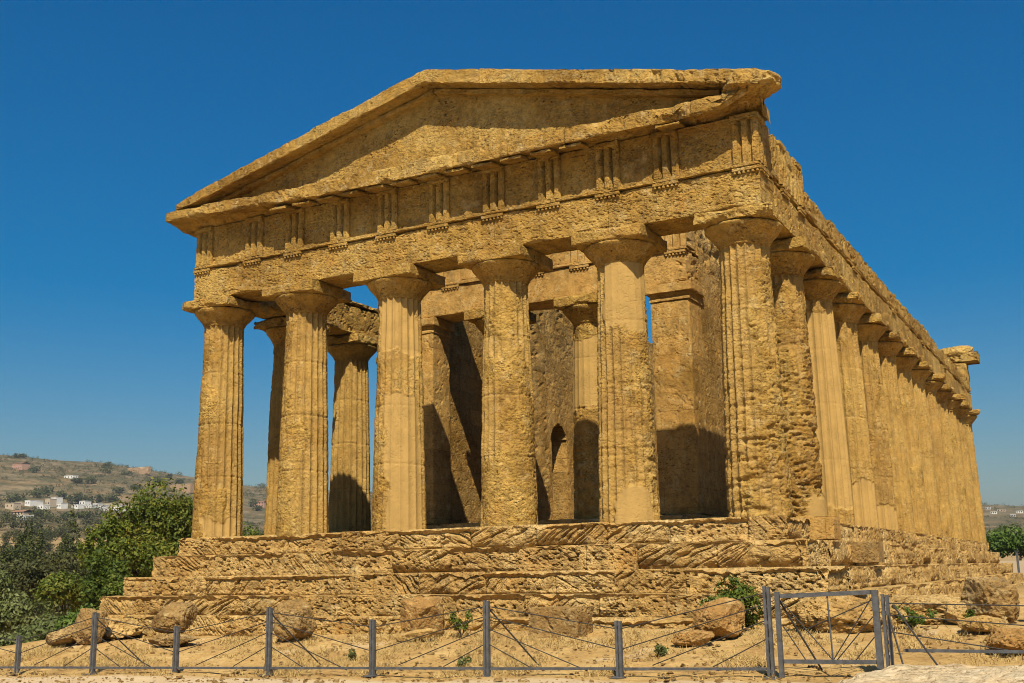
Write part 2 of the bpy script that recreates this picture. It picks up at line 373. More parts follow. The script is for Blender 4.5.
def step_depth(seed, zc, hgt):
    def f(P, N):
        front = np.abs(N[:, 1]) > np.abs(N[:, 0])
        s = np.where(front, P[:, 0], P[:, 1] + 3.7)
        L = 1.75
        bi = np.floor((s + seed * .77) / L + .35 * np.sin(seed + np.floor(s / 5.)))
        z0 = np.zeros(len(P), np.int64)
        hb = _h(bi.astype(np.int64) & 0xffffffff, z0, z0, seed + 3); hb2 = _h(bi.astype(np.int64) & 0xffffffff, z0 + 1, z0, seed + 3)
        ang = np.where(hb > 0, .62, -.62) + .25 * hb2
        z = P[:, 2] - zc + .25
        a = s * np.cos(ang) + z * np.sin(ang); b_ = -s * np.sin(ang) + z * np.cos(ang)
        Q = np.stack([a, b_, bi * 3.3 + seed], -1)
        Q[:, 1] += .03 * fbm(P, .3, 2, seed + 50)
        str_ = vn(Q, (.55, .042, 1.), seed) + .6 * vn(Q, (.3, .024, 1.), seed + 2)
        msk = sst(-.25, .35, fbm(P, .9, 2, seed + 6) + .3 * hb)
        d = (.065 * front + .035) * msk * np.maximum(0, str_) + .07 * (.5 + .5 * fbm(P, .55, 3, seed + 7))
        d += .13 * np.maximum(0, fbm(P, (.075, .075, .05), 2, seed + 8) - .15) * (1.15 - msk) + .06 * np.maximum(0, fbm(P, (.32, .32, .16), 3, seed + 12) - .05)
        t_ = (P[:, 2] - (zc - .5)) / .5 + .06 * fbm(P, .6, 3, seed + 21)      # 0 at the foot of the riser, 1 at the tread
        mid = sst(.02, .25, t_) * (1 - sst(.72, .95, t_))
        d = d * (.55 + .45 * mid) + .05 * hb2 * (hb2 > 0) * mid
        d += .24 * np.clip(.45 + .9 * fbm(P, .8, 3, seed + 23) + .5 * hb2, .05, 1.3) * np.clip((t_ - .55) / .45, 0, 1.2) ** 2 + .15 * np.clip(.3 + .9 * fbm(P, .7, 3, seed + 24) + .5 * hb, 0, 1.3) * np.clip((.36 - t_) / .36, 0, 1.2) ** 2
        fr = ((s + seed * .77) / L + .35 * np.sin(seed + np.floor(s / 5.))) % 1.0
        d += .05 * np.exp(-((np.minimum(fr, 1 - fr) * L) / .03) ** 2)
        top = np.clip(N[:, 2], 0, 1)
        dt = .035 * (.5 + .5 * fbm(P, .5, 4, seed + 9)) + .05 * np.maximum(0, hb) + .03 * np.maximum(0, fbm(P, .2, 2, seed + 14))
        return np.where(top > .95, dt, d)
    return f
SX, SY0, SY1 = 8.46, -.76, LEN + .76
offs = [0, .45, .96, 1.38, 1.62]; tops = [0, -.5, -1.04, -1.53, -1.99]; bots = [-.5, -1.04, -1.53, -1.99, -3.2]
for k in range(5):
    o_ = offs[k]
    # long slab split in a dense front strip, a dense right flank strip and a plain core so only visible faces are fine
    parts = []
    lo = (-SX - o_, SY0 - o_, bots[k] - .085); hi = (SX + o_, SY0 - o_ + 2.2, tops[k])
    parts.append(wbox(lo, hi, (.026, .05, .021), step_depth(11 + 7 * k, tops[k], 0.), chip=.13, chs=.28, seed=40 + k, skip=((2, 0), (1, 1))))
    lo2 = (SX + o_ - 1.9, hi[1] - .0, bots[k] - .085); hi2 = (SX + o_, SY1 + o_, tops[k])
    parts.append(wbox(lo2, hi2, (.12, .06, .04), step_depth(14 + 7 * k, tops[k], 0.), chip=.10, chs=.4, seed=60 + k, skip=((2, 0), (1, 0))))
    parts.append(wbox((-SX - o_, hi[1], bots[k] - .04), (SX + o_ - 1.9, SY1 + o_, tops[k] - .012), (.6, .5, .26), rough(.05, .8, 70 + k), chip=.12, seed=80 + k, skip=((2, 0), (1, 0), (0, 1))))
    V, F = cat(parts)
    link_mesh('step', V, F, M['step'], T, smooth=False)

def column_shaft(seed, dense=True, er=1., fdir=2.2, famp=.5, fb=0., hollow=0., patches=(), H=5.98, rb=.71, rt=.56, z0=0.):
    nth, nz = (220, 230) if dense else (120, 90)
    th = np.arange(nth) * 2 * math.pi / nth; zz = np.linspace(-.09, H, nz)
    TH, Z = np.meshgrid(th, zz, indexing='ij'); TH = TH.ravel(); Z = Z.ravel(); t = Z / H
    r = rb + (rt - rb) * t + .014 * np.sin(math.pi * t)
    P = np.stack([r * np.cos(TH), r * np.sin(TH), Z], -1) + np.array([seed * 13.7, seed * 5.1, seed * 3.3])
    fr = (TH * 20 / (2 * math.pi)) % 1.0; fl = 1 - (2 * fr - 1) ** 2
    m = sst(-.22, .22, fbm(P * np.array([1, 1, .45]), .55, 3, seed) + fb + .22 + famp * np.cos(TH - fdir))
    m = np.maximum(m, sst(5.55, 5.75, Z + .2 * fbm(P, .4, 2, seed)))
    pt = np.zeros(len(P))
    for (a0, a1, za, zb, flm) in patches:
        c = (a0 + a1) / 2; hw = (a1 - a0) / 2
        da = np.abs((TH - c + math.pi) % (2 * math.pi) - math.pi)
        e = np.minimum((hw - da) * .65, np.minimum(Z - za + (.5 if za <= 0 else 0), zb - Z + (.5 if zb >= H else 0))) + .30 * fbm(P, .7, 4, seed + 4)
        q = sst(-.05, .1, e); pt = np.maximum(pt, q); m = m * (1 - q) + q * flm
    rg = .55 * fbm(P, .22, 3, seed + 1) + .75 * fbm(P, (.13, .13, .032), 2, seed + 2)
    pits = np.maximum(0, fbm(P, (.08, .08, .03), 2, seed + 3) - .15)
    d = m * .075 * (r / rb) * fl + (1 - pt) * ((1 - m) * (.030 + .015 * er * rg) + .012 * er * m * np.maximum(0, rg) +   .05 * er * pits * (1.1 - .6 * m))
    d += (1 - pt) * .03 * er * np.maximum(0, fbm(P, .7, 2, seed + 5))
    if hollow:
        band = np.maximum(0, fbm(P, (.45, .45, .13), 3, seed + 6) - .05)
        d += (1 - pt) * hollow * band * np.clip(1.15 - t * 1.15 + .4 * fbm(P, 1.2, 2, seed + 7), 0, 1.2)
    for zj in (1.62, 3.1, 4.55):
        d += (1 - .6 * pt) * .026 * np.exp(-((Z - zj - .015 * np.sin(TH * 2 + seed)) / .018) ** 2)
    r = r - d
    V = np.stack([r * np.cos(TH), r * np.sin(TH), Z + z0], -1)
    idx = np.arange(nth * nz).reshape(nth, nz); nx = np.roll(idx, -1, 0)
    F = np.stack([idx[:, :-1], nx[:, :-1], nx[:, 1:], idx[:, 1:]], -1).reshape(-1, 4)
    return V, F, np.maximum(pt, .42 * m)
ECH = [(.50, 5.9), (.562, 5.93), (.567, 5.985), (.585, 5.99), (.588, 6.01), (.604, 6.015), (.61, 6.04), (.66, 6.10), (.725, 6.17), (.79, 6.24), (.84, 6.30), (.866, 6.345), (.868, 6.37), (.845, 6.395), (.7, 6.40)]
def make_column(seed, x, y, cap_er=.5, z0=0., **kw):
    V, F, pt = column_shaft(seed, z0=z0, **kw)
    o = link_mesh('column', V + np.array([x, y, 0]), F, M['column'], T, loc=(x, y, z0), smooth=True, attrs={'patch': pt})
    sf = kw.get('rt', .56) / .56
    prof = []
    for i in range(len(ECH) - 1):
        for q in np.linspace(0, 1, 4)[:-1]: prof.append(np.array(ECH[i]) * (1 - q) + np.array(ECH[i + 1]) * q)
    prof = np.array(prof + [ECH[-1]]); prof[:, 0] *= sf
    def rf(Vl):
        Q = Vl + seed * 7.7
        return 1 - .07 * cap_er * np.clip(.2 + fbm(Q, .35, 4, seed), 0, 1) * sst(5.95, 6.15, Vl[:, 2]) - .10 * cap_er * np.maximum(0, fbm(Q, .5, 3, seed + 2) - .1) * sst(6.0, 6.2, Vl[:, 2])
    V, F = lathe(prof, 96, (x, y, 0), rf)
    link_mesh('echinus', V, F, M['column'], o, smooth=True)
    hw = .886 * sf
    V, F = wbox((x - hw, y - hw, 6.385), (x + hw, y + hw, ZC - .003), (.05, .05, .04), rough(.035 * cap_er, .35, seed + 8, .06 * cap_er), chip=.04 + .15 * cap_er, chs=.5, seed=seed + 9)
    link_mesh('abacus', V, F, M['column'], o)
    return o
PI = math.pi
S = -PI / 2       # the direction of the facade (towards -Y)
front = [dict(er=.9, fdir=.3, famp=.62, fb=-.12, cap_er=.9, patches=[(S + .1, S + 1.5, -1, .45, .9)]),
         dict(er=.8, fdir=.2, famp=.62, fb=-.2, cap_er=.25),
         dict(er=.9, fdir=.3, famp=.5, fb=-.1, cap_er=.3, patches=[(S - .05, S + 1.7, -1, 3.4, .45), (S - .6, S + 1.7, 4.5, 5.98, 1.)]),
         dict(er=.85, fdir=2.6, famp=.3, fb=-.08, cap_er=.2),
         dict(er=1.0, fdir=3.4, famp=.45, fb=-.1, cap_er=.3, hollow=.06, patches=[(S - .5, S + 1.6, 4.25, 5.98, .15), (S + .1, S + 1.2, -1, .75, .1)]),
         dict(er=1.25, fdir=3.3, famp=.6, fb=.05, cap_er=1.3, hollow=.10, patches=[])]
for i, x in enumerate(AX): make_column(3 + i, x, 0., **front[i])
flank = [dict(er=1.5, fb=-.5, famp=.2, hollow=.24, cap_er=.6, patches=[(-.7, .5, -1, .6, .0)]),
         dict(er=.7, fb=.9, cap_er=1.0, patches=[(S - .3, .9, .4, 5.6, 1.)]),
         dict(er=.8, fb=.75, cap_er=.8, patches=[(S - .3, .9, -1, 1.2, 1.)]),
         dict(er=.9, fb=.7, cap_er=.9, patches=[(S - .1, 1.3, -1, .8, 1.)]),
         dict(er=.9, fb=.65, cap_er=1.0, patches=[]),
         dict(er=.9, fb=.7, cap_er=1.0),
         dict(er=.8, fb=.7, cap_er=1.0)]
fl_objs = []
for i in range(1, 8): fl_objs.append(make_column(20 + i, AX[5], FY[i], dense=i < 5, **flank[i - 1]))
def put_copy(src, x, y, rz=0.):
    c = copy_tree(src, T); c.location = (x, y - LEN / 2, 2.3); c.rotation_euler = (0, 0, rz); return c
for i in range(8, 13): put_copy(fl_objs[(4, 6, 5, 4, 6)[i - 8]], AX[5], FY[i], .0 if i % 2 else PI / 10 * 1)
left_src = make_column(41, AX[0], FY[1], dense=False, er=1., fdir=0., famp=.4, fb=.1, cap_er=1.2)
lf2 = make_column(42, AX[0], FY[2], dense=True, er=.7, fdir=0., famp=.4, fb=.35, cap_er=1.1)
for i in range(3, 13): put_copy((left_src, lf2)[i % 2], AX[0], FY[i], PI / 10 * i)
for x in AX[1:5]: put_copy(left_src, x, FY[12], PI / 10 * 3)

# architrave, frieze, cornice
hw = 8.34
def regula(x0, y, z, along=(1, 0), n=6, wd=.62):
    ax_, ay = along
    parts = []
    if ax_: parts.append(wbox((x0 - wd / 2, y - .05, z - .075), (x0 + wd / 2, y + .03, z - .001), (.1, .1, .1), None, chip=.02, chs=.15, seed=int(abs(x0) * 10)))
    else: parts.append(wbox((x0 - .03, y - wd / 2, z - .075), (x0 + .05, y + wd / 2, z - .001), (.1, .1, .1), None, chip=.02, chs=.15, seed=int(abs(y) * 10)))
    for k in range(n):
        q = (k + .5) / n * wd - wd / 2
        c = (x0 + q, y - .008, 0) if ax_ else (x0 + .008, y + q, 0)
        parts.append(lathe([(.0, z - .13), (.036, z - .13), (.03, z - .074)], 8, c))
    return cat(parts)
V, F = wbox((-hw, -.64, ZC), (hw, .55, ZT - .11), (.024, .3, .02), jointed(rough(.03, .3, 101, .06, (.07, .07, .035)), [-4.75, -1.55, 1.62, 4.66]), chip=.09, chs=.7, seed=102)
arch = link_mesh('architrave', V, F, M['stone'], T)
V, F = wbox((-hw - .02, -.70, ZT - .112), (hw + .02, .5, ZT), (.04, .3, .035), jointed(rough(.018, .25, 103, .03), [-6.2, -3.1, 0.1, 3.2, 6.1]), chip=.06, chs=.5, seed=104)
taenia = link_mesh('taenia', V, F, M['stone'], arch)
tx = [-hw + .31] + [(AX[i] + AX[i + 1]) / 2 if j else AX[i] for i in range(1, 5) for j in (0, 1)][:-1] + [hw - .31]
tx = [-hw + .31, -6.15, -4.7, -3.15, -1.6, 0, 1.6, 3.15, 4.7, 6.15, hw - .31]
for i, x in enumerate(tx):
    V, F = regula(x, -.64, ZT - .112); link_mesh('regula', V, F, M['stone'], arch)
V, F = wbox((-hw + .03, -.56, ZT), (hw - .03, .5, ZF), (.05, .3, .045), rough(.03, .4, 111, .05), seed=112)
frieze = link_mesh('frieze', V, F, M['stone'], T)
def triglyph(seed, er=.5, wd=.62, h=ZF - ZT - .004):
    prof = [(-.5, .12), (-.5, .05), (-.43, 0), (-.27, 0), (-.18, .10), (-.09, 0), (.09, 0), (.18, .10), (.27, 0), (.43, 0), (.5, .05), (.5, .12)]
    px, py = [], []
    for i in range(len(prof) - 1):
        for q in np.linspace(0, 1, 4)[:-1]:
            px.append(prof[i][0] + (prof[i + 1][0] - prof[i][0]) * q); py.append(prof[i][1] + (prof[i + 1][1] - prof[i][1]) * q)
    px.append(prof[-1][0]); py.append(prof[-1][1]); px = np.array(px) * wd; py = np.array(py)
    zz = np.linspace(0, h - .14, 22); I, K = np.meshgrid(np.arange(len(px)), np.arange(22), indexing='ij')
    V = np.stack([px[I], py[I], zz[K]], -1).reshape(-1, 3)
    Q = V + seed * 3.1
    V[:, 1] += er * .05 * np.clip(.3 + fbm(Q, .25, 3, seed), 0, 1.2) * (V[:, 1] < .11)
    idx = np.arange(len(V)).reshape(I.shape)
    F = np.stack([idx[:-1, :-1], idx[1:, :-1], idx[1:, 1:], idx[:-1, 1:]], -1).reshape(-1, 4)
    B = wbox((-wd / 2, -.015, h - .14), (wd / 2, .12, h), (.06, .06, .05), rough(.015 * er, .2, seed), chip=.03 * (1 + er), chs=.3, seed=seed)
    return cat([(V, F), B])
for i, x in enumerate(tx):
    V, F = triglyph(120 + i, .9 if i in (0, 10) else .45)
    link_mesh('triglyph', V + np.array([x, -.655, ZT + .002]), F, M['stone'], frieze)
# cornice with a soffit that dips outwards, much more worn towards the right end
def geison_depth(P, N):
    e = sst(1.5, 8.5, P[:, 0])
    d = (.03 + .06 * e) * (.5 + .5 * fbm(P, .5, 4, 131)) + (.05 + .06 * e) * np.maximum(0, fbm(P, .12, 2, 132) - .2)
    d += e * .22 * np.maximum(0, fbm(P, (1.3, 9, 9), 2, 133) + .1)
    return d
def soffit(P):
    P = P.copy(); P[:, 2] += (-.10 + .13 * sst(1, 9, -P[:, 0]) + .42 * sst(7.6, 8.8, P[:, 0])) * np.clip((-P[:, 1] - .6) / .68, 0, 1) * np.clip((ZG - P[:, 2]) / .2, 0, 1)
    P[:, 2] += .10 * sst(3, 9, -P[:, 0]) * np.clip((-P[:, 1] - .5) / .3, 0, 1) + .12 * sst(7, 8.8, P[:, 0]) * np.clip((-P[:, 1] - .5) / .3, 0, 1); P[:, 0] = np.minimum(P[:, 0], 8.40 + .38 * np.clip((-P[:, 1] - .45) / .6, 0, 1) + .03 * vn(P, .2, 9)); return P
V, F = wbox((-8.98, -1.29, ZF + .002), (8.78, .35, ZG), (.03, .08, .035), jointed(geison_depth, [-6.9, -5.4, -3.9, -2.3, -.8, .8, 2.35, 3.9, 5.4, 7.0], .05, .02), chip=.14, chs=.6, seed=134, post=soffit)
geison = link_mesh('cornice', V, F, M['stone'], T)
for k, x in enumerate(np.linspace(-8.05, 8.05, 21)):
    if x > 3.5 and k % 3: continue
    if x < -5: continue
    V, F = wbox((x - .29, -1.2, ZF - .075), (x + .29, -.72, ZF + .01), (.08, .08, .04), rough(.02, .2, 140 + k), chip=.05, chs=.3, seed=140 + k,
                post=lambda P: P + np.stack([0 * P[:, 0], 0 * P[:, 0], -.10 * np.clip((-P[:, 1] - .6) / .68, 0, 1)], -1))
    link_mesh('mutule', V, F, M['stone'], geison)
HT = 11.62; SL = .2365
def topz(x): return HT - SL * np.abs(x)
V, F = wbox((-8.3, -.68, 0), (8.3, -.2, 1), (.08, .2, .04), rough(.03, .5, 151, .05), post=lambda P: np.stack([P[:, 0], P[:, 1], ZG - .05 + P[:, 2] * (np.maximum(topz(P[:, 0]) - .3 - ZG + .05, .02))], -1))
ped = link_mesh('tympanum', V, F, M['stone'], T)
def rake_depth(P, N):
    e = sst(1.6, 7.5, P[:, 0]) + .5 * sst(3.5, 5, -P[:, 0])
    return (.012 + .05 * e) * (.5 + .5 * fbm(P, .5, 4, 161)) + (.01 + .09 * e) * np.maximum(0, fbm(P, .12, 2, 162) - .15) + e * .12 * np.maximum(0, fbm(P, (1.1, 9, 9), 2, 163))
def pst(P):
    P = P.copy(); x = P[:, 0]
    dip = -.06 * np.clip((-P[:, 1] - .6) / .68, 0, 1) * (P[:, 2] < -.2)
    th = 1 - .55 * sst(7.4, 8.6, -x)
    P[:, 2] = topz(x) + P[:, 2] * th + dip - .10 * sst(7.3, 8.6, -x)
    return P
V, F = wbox((-8.6, -1.30, -.34), (8.6, -.30, 0), (.03, .08, .035), jointed(rake_depth, [-7., -5.2, -3.5, -1.7, 1.6, 3.4, 5.2, 6.9], .035, .016), chip=.09, chs=.45, seed=164, post=pst)
rk = link_mesh('raking_cornice', V, F, M['stone'], T)
# worn upper moulding of the raking cornice, behind and below its lip
for x0, x1, sd_ in ((-7.6, 0, 1), (0, 7.6, 2)):
    V, F = wbox((x0, -.86, -.52), (x1, -.28, -.36), (.08, .1, .05), rough(.03, .4, 170 + sd_), chip=.05, seed=172 + sd_, post=lambda P: np.stack([P[:, 0], P[:, 1], topz(P[:, 0]) + P[:, 2]], -1))
    link_mesh('cornice_moulding', V, F, M['stone'], T)
# weathered corner lump at the right end of the pediment
def lump(c, rad, seed, amp=.25, n=5, sc_=.6, flat=None):
    import bmesh
    bm = bmesh.new(); bmesh.ops.create_icosphere(bm, subdivisions=n + 1, radius=1.0)
    V = np.array([v.co[:] for v in bm.verts]); F = np.array([[v.index for v in f.verts] for f in bm.faces]); bm.free()
    rad = np.asarray(rad, float); U = V.copy()
    # squarish
    p = 3.2; nrm = (np.abs(U) ** p).sum(1) ** (1 / p); U = U / nrm[:, None]
    r_l = np.random.default_rng(seed)
    for q in range(9):
        nn = r_l.normal(size=3); nn /= np.linalg.norm(nn); hgt = r_l.uniform(.74, .95)
        ex = np.maximum(0, U @ nn - hgt); U = U - ex[:, None] * nn * 1.0
    Q = U * rad + seed * 11.3
    ms = rad.min()
    lay = Q @ (np.array([.25, .15, .95]) if rad[2] < rad[0] * 1.1 else np.array([.8, .2, .5]))
    d = amp * .7 * fbm(Q, ms * 1.5, 3, seed) + amp * .35 * fbm(Q, ms * .4, 4, seed + 1) - amp * .5 * np.maximum(0, fbm(Q, ms * .2, 2, seed + 2) - .12)
    d -= amp * .45 * np.maximum(0, vn(np.stack([lay, 0 * lay, 0 * lay], -1) + .03 * fbm(Q, ms * .5, 2, seed + 7)[:, None], .06, seed + 5)) * sst(-.2, .3, fbm(Q, ms, 2, seed + 6))
    W = U * rad * (1 + d)[:, None]
    if flat is not None: W[:, 2] = np.maximum(W[:, 2], flat)
    return W + np.asarray(c, float), F
V, F = lump((8.31, -.74, 9.36), (.62, .56, .30), 181, .16); link_mesh('broken_corner_block', V, F, M['stone'], T)

# flank entablatures
V, F = wbox((7.06, .56, ZC), (hw, LEN + .64, ZT - .11), (.3, .06, .04), rough(.045, .35, 201, .09, .1), chip=.12, chs=.7, seed=202)
fa = link_mesh('architrave', V, F, M['stone'], T)
V, F = wbox((7.1, .52, ZT - .112), (hw + .02, LEN + .6, ZT), (.3, .06, .04), rough(.06, .6, 203, .12, .15), chip=.10, chs=.5, seed=204)
link_mesh('taenia', V, F, M['stone'], fa)
ty = [.9 + 1.55 * 0]
ys = [-hw * 0 - .33 + 0] 
tyl = [-.33, 1.45] + [v for i in range(1, 12) for v in (FY[i], (FY[i] + FY[i + 1]) / 2)]
for k, y in enumerate(tyl):
    if k > 1 and k % 4 != 2: continue
    V, F = regula(hw, y, ZT - .112, (0, 1)); link_mesh('regula', V, F, M['stone'], fa)
def frz(P, N):
    d = .06 * (.5 + .5 * fbm(P, .5, 4, 211)) + .12 * np.maximum(0, fbm(P, .16, 2, 212) - .15)
    return d
def frz_post(P):
    P = P.copy(); y = P[:, 1]
    Q = np.stack([0 * y, y, 0 * y], -1)
    top = np.where(y < 3.55, ZF + .06 - .25 * np.exp(-((y - .4) / .35) ** 2), 8.33 + .10 * fbm(Q, 2.2, 3, 213) + .06 * vn(Q, .5, 214))
    P[:, 2] = ZT + (P[:, 2] - ZT) * (top - ZT)
    return P
V, F = wbox((7.15, .5, ZT), (hw - .0, LEN + .55, ZT + 1.0), (.25, .06, .05), frz, chip=.14, chs=.5, seed=215, post=frz_post)
ff = link_mesh('frieze', V, F, M['stone'], T)
for k, y in enumerate((-.33, 1.45, 3.0)):
    V, F = triglyph(230 + k, 1.0)
    W = np.stack([-V[:, 1] + hw + .02, V[:, 0] + y, V[:, 2] * (1 if k < 1 else .95) + ZT + .002], -1)
    link_mesh('triglyph', W, F, M['stone'], ff)
# left flank: only the architrave stands, with a thin crust on top
V, F = wbox((-hw, .56, ZC), (-7.06, LEN + .64, ZT - .06), (.12, .08, .05), rough(.06, .4, 221, .12, .1), chip=.16, chs=.7, seed=222)
la = link_mesh('architrave', V, F, M['stone'], T)
V, F = wbox((-hw + .1, .56, ZT - .06), (-7.02, LEN + .6, ZT + .12), (.2, .08, .05), rough(.07, .3, 223, .12), chip=.14, chs=.4, seed=224)
link_mesh('taenia', V, F, M['stone'], la)
# rear facade: entablature and the stump of its cornice at the right corner
V, F = wbox((-7.04, LEN - .5, ZC), (7.04, LEN + .64, ZT), (.3, .3, .2), rough(.05, .4, 231), chip=.1, seed=232); link_mesh('architrave', V, F, M['stone'], T)
V, F = wbox((-8.2, LEN - .4, ZT + .01), (8.36, LEN + .62, 9.2), (.15, .15, .1), rough(.08, .4, 233, .1), chip=.15, seed=234); link_mesh('frieze', V, F, M['stone'], T)
V, F = wbox((-8.8, LEN - .3, 9.21), (8.95, LEN + 1.28, 9.8), (.08, .1, .06), rough(.16, .6, 235, .15), chip=.36, seed=236); link_mesh('cornice', V, F, M['stone'], T)
V, F = wbox((-8.4, LEN + .55, 0), (8.2, LEN + .95, 1), (.3, .2, .1), rough(.04, .6, 237), post=lambda P: np.stack([P[:, 0], P[:, 1], 9.74 + P[:, 2] * np.maximum(topz(P[:, 0]) - 9.74, .05)], -1)); link_mesh('tympanum', V, F, M['stone'], T)
V, F = lump((7.7, LEN + .35, 9.86), (1.0, .6, .3), 238, .2); link_mesh('broken_corner_block', V, F, M['stone'], T)

# the inner building
CW, AY, ZP = 4.72, 4.7, .34
V, F = wbox((-7.0, .8, -.02), (7.0, LEN - .8, .03), (.4, .4, .1), rough(.03, .6, 241), skip=((2, 0),)); link_mesh('floor', V, F, M['step'], T)
V, F = wbox((-CW - .12, AY - .35, .03), (CW + .12, 33.6, ZP), (.1, .12, .06), rough(.04, .5, 242, .06), chip=.1, seed=243, skip=((2, 0),)); link_mesh('inner_platform', V, F, M['step'], T)
def wall_mesh(x0, x1, y0, y1, ztop, arches, seed, amp):
    """wall along Y with arched openings cut through"""
    ya = np.arange(y0, y1 + .001, .07); zs = np.arange(ZP, ztop + .001, .07)
    def inside(y, z):
        for (yc, hwid, zs_) in arches:
            if abs(y - yc) < hwid and (z < zs_ or (y - yc) ** 2 + (z - zs_) ** 2 < hwid ** 2): return True
        return False
    ny, nz = len(ya), len(zs)
    keep = np.array([[not inside((ya[i] + ya[i + 1]) / 2, (zs[k] + zs[k + 1]) / 2) for k in range(nz - 1)] for i in range(ny - 1)])
    Q0 = np.stack([0 * ya, ya, 0 * ya], -1)
    toph = ztop - amp * np.clip(.35 + fbm(Q0, 2.6, 3, seed), 0, 1.4)
    V = {}; Vl = []; F = []
    def vid(s, i, k):
        if (s, i, k) not in V:
            V[(s, i, k)] = len(Vl); z = ZP + (zs[k] - ZP) * (toph[i] - ZP) / (ztop - ZP) if zs[k] > 5 else zs[k]
            if zs[k] > 5: z = 5 + (zs[k] - 5) * (toph[i] - 5) / (ztop - 5)
            Vl.append(((x0, x1)[s], ya[i], z, -1 if s == 0 else 1))
        return V[(s, i, k)]
    K = lambda i, k: 0 <= i < ny - 1 and 0 <= k < nz - 1 and keep[i, k]
    for i in range(ny - 1):
        for k in range(nz - 1):
            if not keep[i, k]: continue
            F.append([vid(1, i, k), vid(1, i + 1, k), vid(1, i + 1, k + 1), vid(1, i, k + 1)])
            F.append([vid(0, i, k), vid(0, i, k + 1), vid(0, i + 1, k + 1), vid(0, i + 1, k)])
            for (di, dk, a, b_) in ((1, 0, (i + 1, k), (i + 1, k + 1)), (-1, 0, (i, k + 1), (i, k)), (0, 1, (i + 1, k + 1), (i, k + 1)), (0, -1, (i, k), (i + 1, k))):
                if not K(i + di, k + dk): F.append([vid(1, *a), vid(0, *a), vid(0, *b_), vid(1, *b_)])
    Va = np.array(Vl); P = Va[:, :3].copy()
    d = .03 * (.5 + .5 * fbm(P, .6, 4, seed + 1)) + .04 * np.maximum(0, fbm(P, .12, 2, seed + 2) - .2)
    d += .15 * sst(6.4, 8.2, P[:, 2]) * np.maximum(0, fbm(P, (.6, .6, .35), 3, seed + 3))
    P[:, 0] -= Va[:, 3] * d
    return P, np.array(F)
arL = [(9.6 + 3.0 * i, .62, 3.35) for i in range(1, 7)]; arL = [(14.05 + 3.05 * i, .66, 3.72) for i in range(-1, 5)]
V, F = wall_mesh(-CW, -3.86, AY + 1.0, 31, 9.3, arL, 251, .45); link_mesh('inner_wall', V, F, M['wall'], T)
V, F = wall_mesh(3.86, CW, AY + 1.0, 31, 8.95, arL, 261, .5); link_mesh('inner_wall', V, F, M['wall'], T)
for x0, x1, s in ((-3.86, -2.75, 1), (2.1, 3.86, 2)):
    V, F = wbox((x0, 9.6, ZP), (x1, 11.0, 8.2), (.1, .2, .1), rough(.06, .5, 270 + s, .08), chip=.2, seed=272 + s); link_mesh('door_wall', V, F, M['ashlar'], T)
V, F = wbox((-3.86, 29.6, ZP), (3.86, 30.6, 6.0), (.2, .2, .2), rough(.06, .5, 275), chip=.2, seed=276); link_mesh('door_wall', V, F, M['ashlar'], T)
for sgn in (-1, 1):
    x0, x1 = sorted((sgn * 3.58, sgn * CW))
    V, F = wbox((x0, AY + .05, ZP), (x1, AY + 1.05, 6.22), (.06, .08, .07), rough(.022, .5, 280 + sgn, .04), chip=.05, seed=282 + sgn)
    an = link_mesh('anta', V, F, M['ashlar'], T)
    V, F = wbox((x0 - .03, AY + .02, 6.2), (x1 + .03, AY + 1.1, 6.30), (.1, .1, .05), rough(.01, .3, 1), chip=.03, seed=284)
    V2, F2 = wbox((x0 - .12, AY - .09, 6.42), (x1 + .12, AY + 1.15, 6.675), (.08, .1, .06), rough(.015, .3, 2), chip=.04, seed=285)
    V3, F3 = wbox((x0 - .01, AY + .05, 6.29), (x1 + .01, AY + 1.06, 6.425), (.1, .1, .06), rough(.01, .3, 3))
    V, F = cat([(V, F), (V2, F2), (V3, F3)]); link_mesh('anta_capital', V, F, M['entab'], an)
make_column(51, 1.5, AY + .6, z0=ZP, H=5.64, rb=.65, rt=.52, er=1.0, fdir=2.6, famp=.3, fb=-.3, hollow=.08, cap_er=.3, patches=[(S - 1.2, S + 1, 3.0, 5.2, .3)])
make_column(52, -1.5, AY + .6, z0=ZP, H=5.64, rb=.65, rt=.52, er=.8, fdir=2.6, famp=.3, fb=-.2, cap_er=.3)
def er_right(P, N):
    e = sst(4.2, 4.7, P[:, 0])
    return (.012 + .05 * e) * (.5 + .5 * fbm(P, .4, 4, 291)) + (.01 + .09 * e) * np.maximum(0, fbm(P, .11, 2, 292) - .15)
V, F = wbox((-CW, AY + .02, ZC), (CW, AY + 1.1, ZT - .11), (.07, .12, .05), er_right, chip=.05, seed=293); pa = link_mesh('architrave', V, F, M['entab'], T)
V, F = wbox((-CW - .02, AY - .045, ZT - .112), (CW + .03, AY + 1.05, ZT), (.08, .2, .05), er_right, chip=.04, seed=294); link_mesh('taenia', V, F, M['entab'], pa)
V, F = wbox((-CW + .05, AY + .1, ZT), (CW - .02, AY + 1.05, ZF + .02), (.07, .2, .06), er_right, chip=.1, seed=295); pf = link_mesh('frieze', V, F, M['entab'], T)
for k in range(7):
    x = -CW + .33 + k * (2 * CW - .66) / 6
    V, F = regula(x, AY + .02, ZT - .112); link_mesh('regula', V, F, M['entab'], pa)
    V, F = triglyph(300 + k, .2); link_mesh('triglyph', V + np.array([x, AY + .03, ZT + .002]), F, M['entab'], pf)
V, F = wall_mesh(3.95, CW - .01, AY + 1.12, 9.5, 8.9, [], 311, .25)
V[:, 2] = np.maximum(V[:, 2], ZP)
